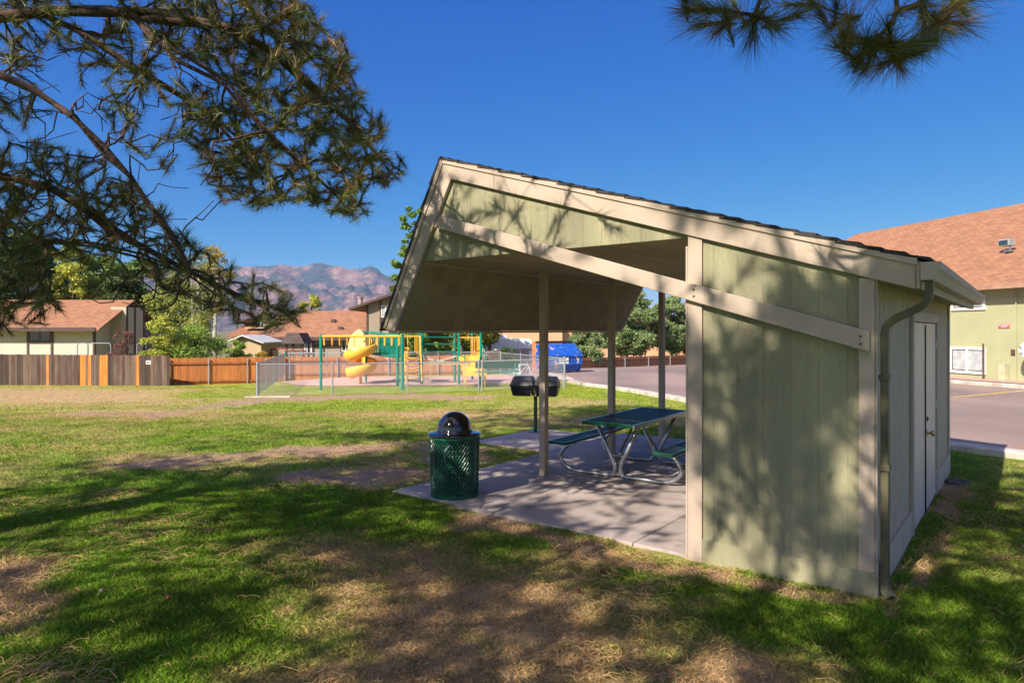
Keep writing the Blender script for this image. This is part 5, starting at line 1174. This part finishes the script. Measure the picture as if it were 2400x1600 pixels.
# ---------------------------------------------------------------- near ponderosa pines
def grow(limbs, targets, g, step=.13, sag=.06, bias=.25):
    nodes = []; par = []; cost = []; rlim = []
    for pts, r0, r1, parent_limb in limbs:
        P = [np.array(p, float) for p in pts]; seg = []
        for a, b in zip(P[:-1], P[1:]):
            k = max(1, int(np.linalg.norm(b-a)/.22)); seg += [a+(b-a)*i/k for i in range(k)]
        seg.append(P[-1]); m = len(seg)
        for i, p in enumerate(seg):
            if i == 0:
                if parent_limb is None or not nodes: par.append(-1)
                else: d = np.linalg.norm(np.array(nodes)-p, axis=1); par.append(int(d.argmin()))
            else: par.append(len(nodes)-1)
            nodes.append(p+g.normal(size=3)*.02*(0 < i < m-1)); rlim.append(r0+(r1-r0)*i/m); cost.append(0)
    T = np.array(targets); N = np.array(nodes)
    d = np.array([np.linalg.norm(N-t, axis=1).min() for t in T]); order = np.argsort(d)
    cap = len(nodes)+len(T)*14; NA = np.zeros((cap, 3)); NA[:len(nodes)] = N; CA = np.zeros(cap); cnt = len(nodes); par = par+[0]*(cap-cnt); rl = np.zeros(cap); rl[:cnt] = rlim
    tips = []
    for ti in order:
        t = T[ti]; dd = np.linalg.norm(NA[:cnt]-t, axis=1); j = int((dd+bias*CA[:cnt]).argmin()); L = dd[j]; k = min(14, max(1, int(L/step))); a = NA[j].copy(); prev = j
        off = g.normal(size=3)*.10*L; off[2] -= sag*L
        for i in range(1, k+1):
            u = i/k; p = a+(t-a)*u+off*math.sin(math.pi*u)+g.normal(size=3)*.008*(i < k)
            NA[cnt] = p; par[cnt] = prev; CA[cnt] = CA[j]+L*u; prev = cnt; cnt += 1
        tips.append(prev)
    NA = NA[:cnt]; par = np.array(par[:cnt]); rl = rl[:cnt]
    w_ = np.zeros(cnt)
    for t in tips: w_[t] += 1
    for i in range(cnt-1, -1, -1):
        if par[i] >= 0: w_[par[i]] += w_[i]
    r = np.maximum(.0032*np.maximum(w_, 1)**.42, 0); r = np.where(rl > 0, rl, np.minimum(r, .024))
    return NA, par, r, tips
def skin(NA, par, r, nside=5):                   # tapered tubes along every parent link
    c = np.where(par >= 0)[0]; a = NA[par[c]]; b = NA[c]; ra = np.minimum(r[par[c]], r[c]*1.35); rb = r[c]
    d = b-a; ln = np.linalg.norm(d, axis=1)[:, None]+1e-9; d = d/ln
    up = np.where(np.abs(d[:, 2:3]) < .9, np.array([[0,0,1.]]), np.array([[1.,0,0]])); x = np.cross(d, up); x /= np.linalg.norm(x, axis=1)[:, None]; y = np.cross(d, x)
    an = np.arange(nside)*2*math.pi/nside; cs, sn = np.cos(an)[None, :, None], np.sin(an)[None, :, None]
    ex = d*np.minimum(rb, .03)[:, None]*.5
    A = (a-ex)[:, None]+(x[:, None]*cs+y[:, None]*sn)*ra[:, None, None]; B = (b+ex)[:, None]+(x[:, None]*cs+y[:, None]*sn)*rb[:, None, None]
    n = len(c); v = np.concatenate([A, B], 1).reshape(-1, 3); o = np.arange(n)[:, None]*2*nside; j = np.arange(nside)
    f = np.stack([o+j, o+(j+1) % nside, o+nside+(j+1) % nside, o+nside+j], -1).reshape(-1, 4)
    return v, f
def tufts(P, D, n, ln, wd, g, spread=1.0, brown=.15):
    m = len(P); N_ = m*n; base = np.repeat(P, n, 0)-np.repeat(D, n, 0)*(g.random((N_, 1))**1.2*.20); Dn = np.repeat(D, n, 0)
    rd = g.normal(size=(N_, 3)); rd -= (rd*Dn).sum(1)[:, None]*Dn; rd /= np.linalg.norm(rd, axis=1)[:, None]
    al = np.abs(g.normal(size=(N_, 1)))*.42*spread+.12; d = Dn*np.cos(al)+rd*np.sin(al); d[:, 2] -= .10*g.random(N_); d /= np.linalg.norm(d, axis=1)[:, None]
    L = np.repeat(ln*(.75+.5*g.random(m)), n)[:, None]*(.7+.45*g.random((N_, 1)))
    s = np.cross(d, g.normal(size=(N_, 3))); s /= np.linalg.norm(s, axis=1)[:, None]
    v = np.stack([base-s*wd/2, base+s*wd/2, base+d*L], 1).reshape(-1, 3)
    tone = np.repeat(g.random(m), n); bt = np.repeat(g.random(m) < brown, n); gr_ = np.array([.050,.105,.032])*(1-tone[:, None])+np.array([.17,.17,.035])*tone[:, None]
    old = (g.random(N_) < .14) | (bt & (g.random(N_) < .6)); c = np.where(old[:, None], np.array([.26,.135,.045]), gr_)*(.6+.8*g.random((N_, 1)))
    return v, np.arange(N_*3).reshape(-1, 3), np.repeat(c, 3, 0)
NEED = mat_attr('pine_needles', .45, amp=0, bump=0, trans=.12, spec=.4)
def inpoly(x, y, P):
    c = False; n = len(P)
    for i in range(n):
        x1_, y1_ = P[i]; x2_, y2_ = P[(i+1) % n]
        if (y1_ > y) != (y2_ > y) and x < (x2_-x1_)*(y-y1_)/(y2_-y1_)+x1_: c = not c
    return c
def in_view(P, m=60):
    Yp = P[:, 1]; px = 1200+F*P[:, 0]/np.maximum(Yp, .05); py = Y0-F*(P[:, 2]-H)/np.maximum(Yp, .05)
    return (Yp > .25) & (px > -m) & (px < 2400+m) & (py > -m) & (py < 1600+m)
def shelter_hit(P):
    dx = P[:, 0]-C0[0]; dy = P[:, 1]-C0[1]; s = U[0]*dx+U[1]*dy; v = V[0]*dx+V[1]*dy
    return (s > -1) & (s < 6) & (v > -.9) & (v < 7) & (P[:, 2] < 4.6)
def pine(label, base, height, zlow, rad_, nl, ntg, seed, own_limbs=(), own_targets=(), nd=52, ln=.19, wd=.011, holes=(), tr=.22):
    g = np.random.default_rng(seed); b = np.array([base[0], base[1], 0.])
    rt = empty('pine_tree', (base[0], base[1], 0), 0, label, 'pine tree', 'ponderosa pines overhead')
    limbs = [([b+[0,0,-.3], b+[.05,.1,height*.3], b+[-.1,.0,height*.65], b+[0,.1,height]], tr, .03, None)]
    for pts, r0, r1 in own_limbs: limbs.append(([np.array(p) for p in pts], r0, r1, 0))
    own_n = len(own_limbs); T = []
    for i in range(nl):
        z = zlow+(height-zlow)*(i+.5)/nl; a = g.random()*6.283; Lm = rad_*(1.05-.75*(z-zlow)/(height-zlow))*g.uniform(.75, 1.1)
        dr = np.array([math.cos(a), math.sin(a), .0]); P = [b+[0,0,z]+dr*Lm*t+np.array([0,0,.25*Lm*t-.5*Lm*t*t*.5]) for t in (0, .3, .6, .9)]
        keep = [p for p in P if not in_view(p[None], 150)[0] and not shelter_hit(p[None])[0]]
        if len(keep) == 4: limbs.append((keep, min(.045, tr*.4), .010, 0))
        for _ in range(ntg):
            t = g.uniform(.3, 1.08); p = b+[0,0,z]+dr*Lm*t+np.array([0,0,.25*Lm*t-.25*Lm*t*t])+g.normal(size=3)*np.array([.28,.28,.16])*Lm*.42*(.4+t*.7); T.append(p)
    T = np.array(T); T = T[~in_view(T, 130) & ~shelter_hit(T)]
    for hx, hy, hz_, hr in holes: T = T[np.linalg.norm(T-np.array([hx, hy, hz_]), axis=1) > hr]
    parts_v, parts_f, parts_c = [], [], []
    def make(lm, T_, nn, l_, w_, tag_, spread=1.0, step=.13, bare=0.):
        NA, par, r, tips = grow(lm, T_, g, step); v, f = skin(NA, par, r, 5)
        tips = np.array(tips)
        D = NA[tips]-NA[par[tips]]; D /= np.linalg.norm(D, axis=1)[:, None]+1e-9; D[:, 2] += .12; D /= np.linalg.norm(D, axis=1)[:, None]
        sel = g.random(len(tips)) >= bare
        tv, tf, tc = tufts(NA[tips][sel], D[sel], nn, l_, w_, g, spread)
        return v, f, tv, tf, tc
    v, f, tv, tf, tc = make(limbs[:1]+limbs[1+own_n:], T, nd, ln, wd, 'o', 1.5, .6)
    V_, F_, TV, TF, TC = [v], [f], [tv], [tf], [tc]
    for grp in own_targets:
        lm, tg, nn, l_, w_, bare_ = grp
        v, f, tv, tf, tc = make([([np.array(p) for p in pts], r0, r1, None) for pts, r0, r1 in lm], tg, nn, l_, w_, 'n', 1.15, .075, bare_)
        V_.append(v); F_.append(f); TV.append(tv); TF.append(tf); TC.append(tc)
    def cat(vs, fs):
        o = 0; out = []
        for a, b_ in zip(vs, fs): out.append(b_+o); o += len(a)
        return np.concatenate(vs), np.concatenate(out)
    v, f = cat(V_, F_); arrmesh('trunk', v-b, f, BARK, rt, smooth=True)
    v, f = cat(TV, TF); arrmesh('crown', v-b, f, NEED, rt, col=np.concatenate(TC))
    print('PINE', label[:30], len(T), 'tris', len(f)); return rt
# left pine, the limbs seen against the sky
def Wp(px, py, Y): p = W(px, py, Y); return (p.x, p.y, p.z)
TA = (-6.6, 4.6)
limbsA = [([ (TA[0],TA[1],5.2), Wp(-700,120,5.4), Wp(-250,60,5.2), Wp(0,42,5.0), Wp(120,28,5.0), Wp(250,22,5.0), Wp(400,38,5.1), Wp(540,70,5.2), Wp(640,130,5.4), Wp(740,210,5.7), Wp(830,300,6.0), Wp(890,370,6.2)], .085, .012),
 ([Wp(90,30,5.0), Wp(200,90,5.1), Wp(330,165,5.2), Wp(440,230,5.4), Wp(560,330,5.6), Wp(640,430,5.8)], .026, .006),
 ([Wp(300,22,5.0), Wp(420,130,4.9), Wp(520,200,4.9), Wp(620,300,5.0), Wp(720,400,5.2), Wp(800,470,5.4)], .022, .005),
 ([Wp(480,60,5.2), Wp(600,60,5.5), Wp(720,110,5.8), Wp(800,170,6.0)], .03, .006),
 ([ (TA[0],TA[1],4.0), Wp(-500,60,5.0), Wp(-150,130,4.7), Wp(0,178,4.6), Wp(80,215,4.6), Wp(170,275,4.6), Wp(240,350,4.7), Wp(310,420,4.8), Wp(350,490,4.8), Wp(400,560,4.9), Wp(450,640,5.0)], .05, .008),
 ([ (TA[0],TA[1],3.4), Wp(-600,330,5.8), Wp(-200,370,5.5), Wp(0,405,5.3), Wp(110,440,5.3), Wp(210,500,5.4), Wp(330,580,5.6), Wp(440,640,5.9), Wp(560,690,6.2), Wp(680,735,6.5)], .07, .008),
 ([ (TA[0],TA[1],3.1), Wp(-500,480,6.2), Wp(-150,500,6.1), Wp(0,518,6.0), Wp(100,560,6.0), Wp(220,575,6.1), Wp(330,600,6.2), Wp(430,640,6.4), Wp(520,700,6.6)], .045, .007)]
gA = np.random.default_rng(99)
def sample(poly, n, y0, y1, g=gA):
    xs = [p[0] for p in poly]; ys = [p[1] for p in poly]; out = []
    while len(out) < n:
        x = g.uniform(min(xs), max(xs)); y = g.uniform(min(ys), max(ys))
        if inpoly(x, y, poly): out.append(Wp(x, y, g.uniform(y0, y1)))
    return out
tA = sample([(380,-60),(640,-60),(780,60),(850,165),(820,190),(895,255),(960,415),(900,440),(800,400),(690,310),(580,230),(450,150),(340,60)], 680, 4.9, 6.9)
tA += sample([(450,190),(600,240),(720,330),(860,430),(870,500),(820,530),(740,470),(640,470),(600,495),(510,475),(480,400),(420,330)], 290, 5.0, 6.2)
tA += sample([(230,60),(380,90),(470,200),(430,390),(350,415),(270,330),(180,180)], 75, 4.7, 5.8)
tA += sample([(-250,-60),(330,-60),(330,60),(200,120),(0,120),(-250,100)], 110, 4.6, 5.8)
tA += sample([(-100,120),(80,130),(150,230),(60,320),(-100,300)], 34, 4.6, 5.4)
tB = sample([(-150,330),(60,325),(250,370),(400,500),(460,560),(520,610),(640,660),(700,700),(745,730),(690,760),(600,775),(520,740),(420,690),(300,640),(150,600),(-150,560)], 470, 5.0, 6.8)
tB += sample([(-150,560),(90,600),(140,640),(150,720),(80,770),(-150,800)], 170, 5.2, 6.6)
bareT = sample([(0,100),(420,60),(560,300),(560,450),(430,600),(250,640),(0,560)], 200, 4.5, 5.5)
bareT += sample([(150,600),(430,640),(560,720),(430,740),(200,720)], 60, 5.0, 6.0)
# right pine: drooping sprays at the top of the view
TB = (1.9, -3.3)
limbsB = [([(TB[0],TB[1],5.6), (1.7,0.2,5.4), (1.7,2.2,4.7), Wp(1880,-160,3.6), Wp(2105,-60,3.55), Wp(2098,20,3.5), Wp(2085,60,3.5), Wp(2050,95,3.5)], .05, .009),
 ([(1.7,1.6,4.9), Wp(1700,-120,3.5), Wp(1782,-20,3.5), Wp(1784,28,3.5), Wp(1740,32,3.5)], .03, .008)]
tR = [Wp(x, y, Y) for x, y, Y in ((1640,58,3.5),(1655,20,3.6),(1700,30,3.4),(1765,88,3.5),(1820,70,3.6),(1720,10,3.7),(1610,25,3.6),(1790,-10,3.5),(1900,-5,3.6),(1960,10,3.5),(1850,12,3.7),
  (1965,110,3.5),(1990,85,3.6),(1950,60,3.7),(2010,140,3.5),(2065,155,3.5),(2100,130,3.5),(2130,130,3.6),(2030,100,3.4),(2165,70,3.5),(2190,40,3.6),(2220,70,3.5),(2250,55,3.55),(2190,85,3.7),(2240,5,3.6),(2280,-15,3.6),(2160,10,3.5),(1990,40,3.6),(2020,170,3.6),(2140,100,3.4),(2330,-40,3.5),(2060,-20,3.7),(2120,-60,3.5),(1600,-30,3.5),(1745,60,3.6),(1680,75,3.4),(1800,45,3.4),(1625,0,3.7),(1870,35,3.5),(2005,105,3.4),(2045,125,3.6),(2090,100,3.4),(2110,160,3.5),(2150,120,3.5),(2215,45,3.4),(2260,30,3.6),(1975,75,3.3),(2080,60,3.3),(2180,95,3.4))]
ownB = [(limbsB, tR, 170, .195, .0032, 0.)]
pine('ponderosa pine at the left whose needle covered limbs reach across the upper left sky', TA, 13, 4.8, 5.5, 38, 66, 201, (), [(limbsA[:5], tA, 84, .118, .0044, 0.), (limbsA[5:], tB, 80, .118, .0044, 0.), (limbsA[:7], bareT, 2, .02, .002, .97)], holes=((-4.6,3.2,5.6,1.5),(-5.8,1.9,7.2,1.5)))
pine('ponderosa pine behind the viewpoint whose sprays hang into the top right sky', TB, 13, 4.4, 5.0, 34, 66, 202, (), ownB)
pine('ponderosa pine behind the viewpoint to the left, casting shade on the lawn', (-2.6, -3.6), 12.5, 3.3, 5.4, 36, 34, 203)
pine('young slender ponderosa pine closest to the viewpoint on the left', (-3.4, -1.2), 10.5, 4.0, 3.7, 34, 42, 207, tr=.045, ln=.21)
pine('ponderosa pine further left of the viewpoint at the edge of the lawn', (-9.8, .6), 12, 3.4, 4.8, 36, 58, 204, tr=.13)
pine('slender ponderosa pine between the others left of the viewpoint', (-8.2, -4.2), 11, 3.2, 4.8, 36, 56, 206, tr=.11)


# ---------------------------------------------------------------- small things on the ground
def leaf(px, py, col, i, s=.045):
    X_, Y_ = gp(px, py); mb = MB(); a = random.random()*6.28; pts = []
    for k in range(9): t = k/8*2*math.pi; r = s*(1+.35*math.cos(3*t)); pts.append((math.cos(t)*r, math.sin(t)*r, .012*math.cos(2*t)+.018))
    top = [tuple(p) for p in pts[:-1]]; bot = [(x, y, z-.002) for x, y, z in top]; n = len(top)
    mb.add(top+bot, [list(range(n)), list(range(2*n-1, n-1, -1))]+[(j, (j+1) % n, (j+1) % n+n, j+n) for j in range(n)])
    o = mb.build('fallen_leaf', mat('leaf_%d' % (i % 3), col, .7), loc=(X_, Y_, z1(X_, Y_)+.015)); o.rotation_euler = (random.uniform(-.5, .5), random.uniform(-.5, .5), a); return o
for i, (px, py, c, lb) in enumerate(((888,1350,(.42,.10,.04),'red brown fallen leaf on the bare lawn below the litter bin'), (184,1387,(.45,.2,.06),'orange brown fallen leaf in the shaded grass near the dirt patch'), (240,1390,(.5,.42,.3),'pale tan fallen leaf beside the orange leaf'), (394,1405,(.45,.33,.2),'curled tan leaf on a heap of needles'), (575,1209,(.75,.72,.62),'tiny white leaf standing out on the dark green lawn'), (400,1312,(.5,.38,.25),'pale leaf in the shaded grass at left centre'))):
    tag(leaf(px, py, tuple(q*.75 for q in c), i, .018), lb, 'leaf', 'fallen leaves')
for px, py, lb in ((1413,1345,'small brown pine cone left of the bright grass patch'), (1355,1388,'pine cone on the dry grass below the slab')):
    X_, Y_ = gp(px, py); mb = MB(); g = random.Random(px)
    for k in range(70):
        t = k/70; a = k*2.4; r = .028*math.sin(math.pi*(.12+.8*t)); p = Vector((-.03+.07*t, r*math.cos(a), r*math.sin(a)+.03)); d = Vector((.35, math.cos(a), math.sin(a))).normalized()
        mb.tube([p*1.0, p+d*.012, p+d*.016], [.004, .007, .002], 4)
    mb.tube([(-.035,0,.03),(.03,0,.03)], .014, 6); o = mb.build('pine_cone', mat('cone_brown', (.16,.075,.04), .9), loc=(X_, Y_, z1(X_, Y_))); o.rotation_euler = (0, 0, g.random()*6); o.scale = (.6,.6,.6); tag(o, lb, 'pine cone', 'pine cones')
X_, Y_ = gp(2243, 1130); mb = MB(); g = random.Random(5); nn = 12
for lay, (rr_, zz) in enumerate(((.12,-.02),(.125,.015),(.09,.035),(.03,.04))):
    for j in range(nn): a = 2*math.pi*j/nn; q = rr_*(.85+.3*g.random()); mb.v.append((q*math.cos(a)*1.25, q*math.sin(a), zz+g.uniform(-.006,.006)))
for l in range(3):
    for j in range(nn): mb.f.append([l*nn+j, l*nn+(j+1) % nn, (l+1)*nn+(j+1) % nn, (l+1)*nn+j]); mb.m.append(0)
mb.f.append(list(range(3*nn, 4*nn))); mb.m.append(0)
tag(mb.build('flat_rock', mat('dark_rock', (.10,.085,.075), .9, .3, 9, bump=.8, bscale=25), loc=(X_, Y_, z1(X_, Y_))), 'flat dark rock in the grass at the far corner of the storage wall', 'rock')

# ---------------------------------------------------------------- air between here and the mountains
mb = MB(); mb.box(-9200, 9200, -9200, 9200, -40, 660)
hz_ = mb.build('haze', mat('empty_', (1,1,1))); hz_.data.materials.clear()
hm = bpy.data.materials.new('haze_air'); hm.use_nodes = True; hn = hm.node_tree; hn.nodes.remove(hn.nodes['Principled BSDF'])
pv = hn.nodes.new('ShaderNodeVolumePrincipled'); pv.inputs['Color'].default_value = (.42,.62,1,1); pv.inputs['Density'].default_value = 6.5e-5
hn.links.new(pv.outputs[0], hn.nodes['Material Output'].inputs['Volume']); hz_.data.materials.append(hm); tag(hz_, kind='stuff')
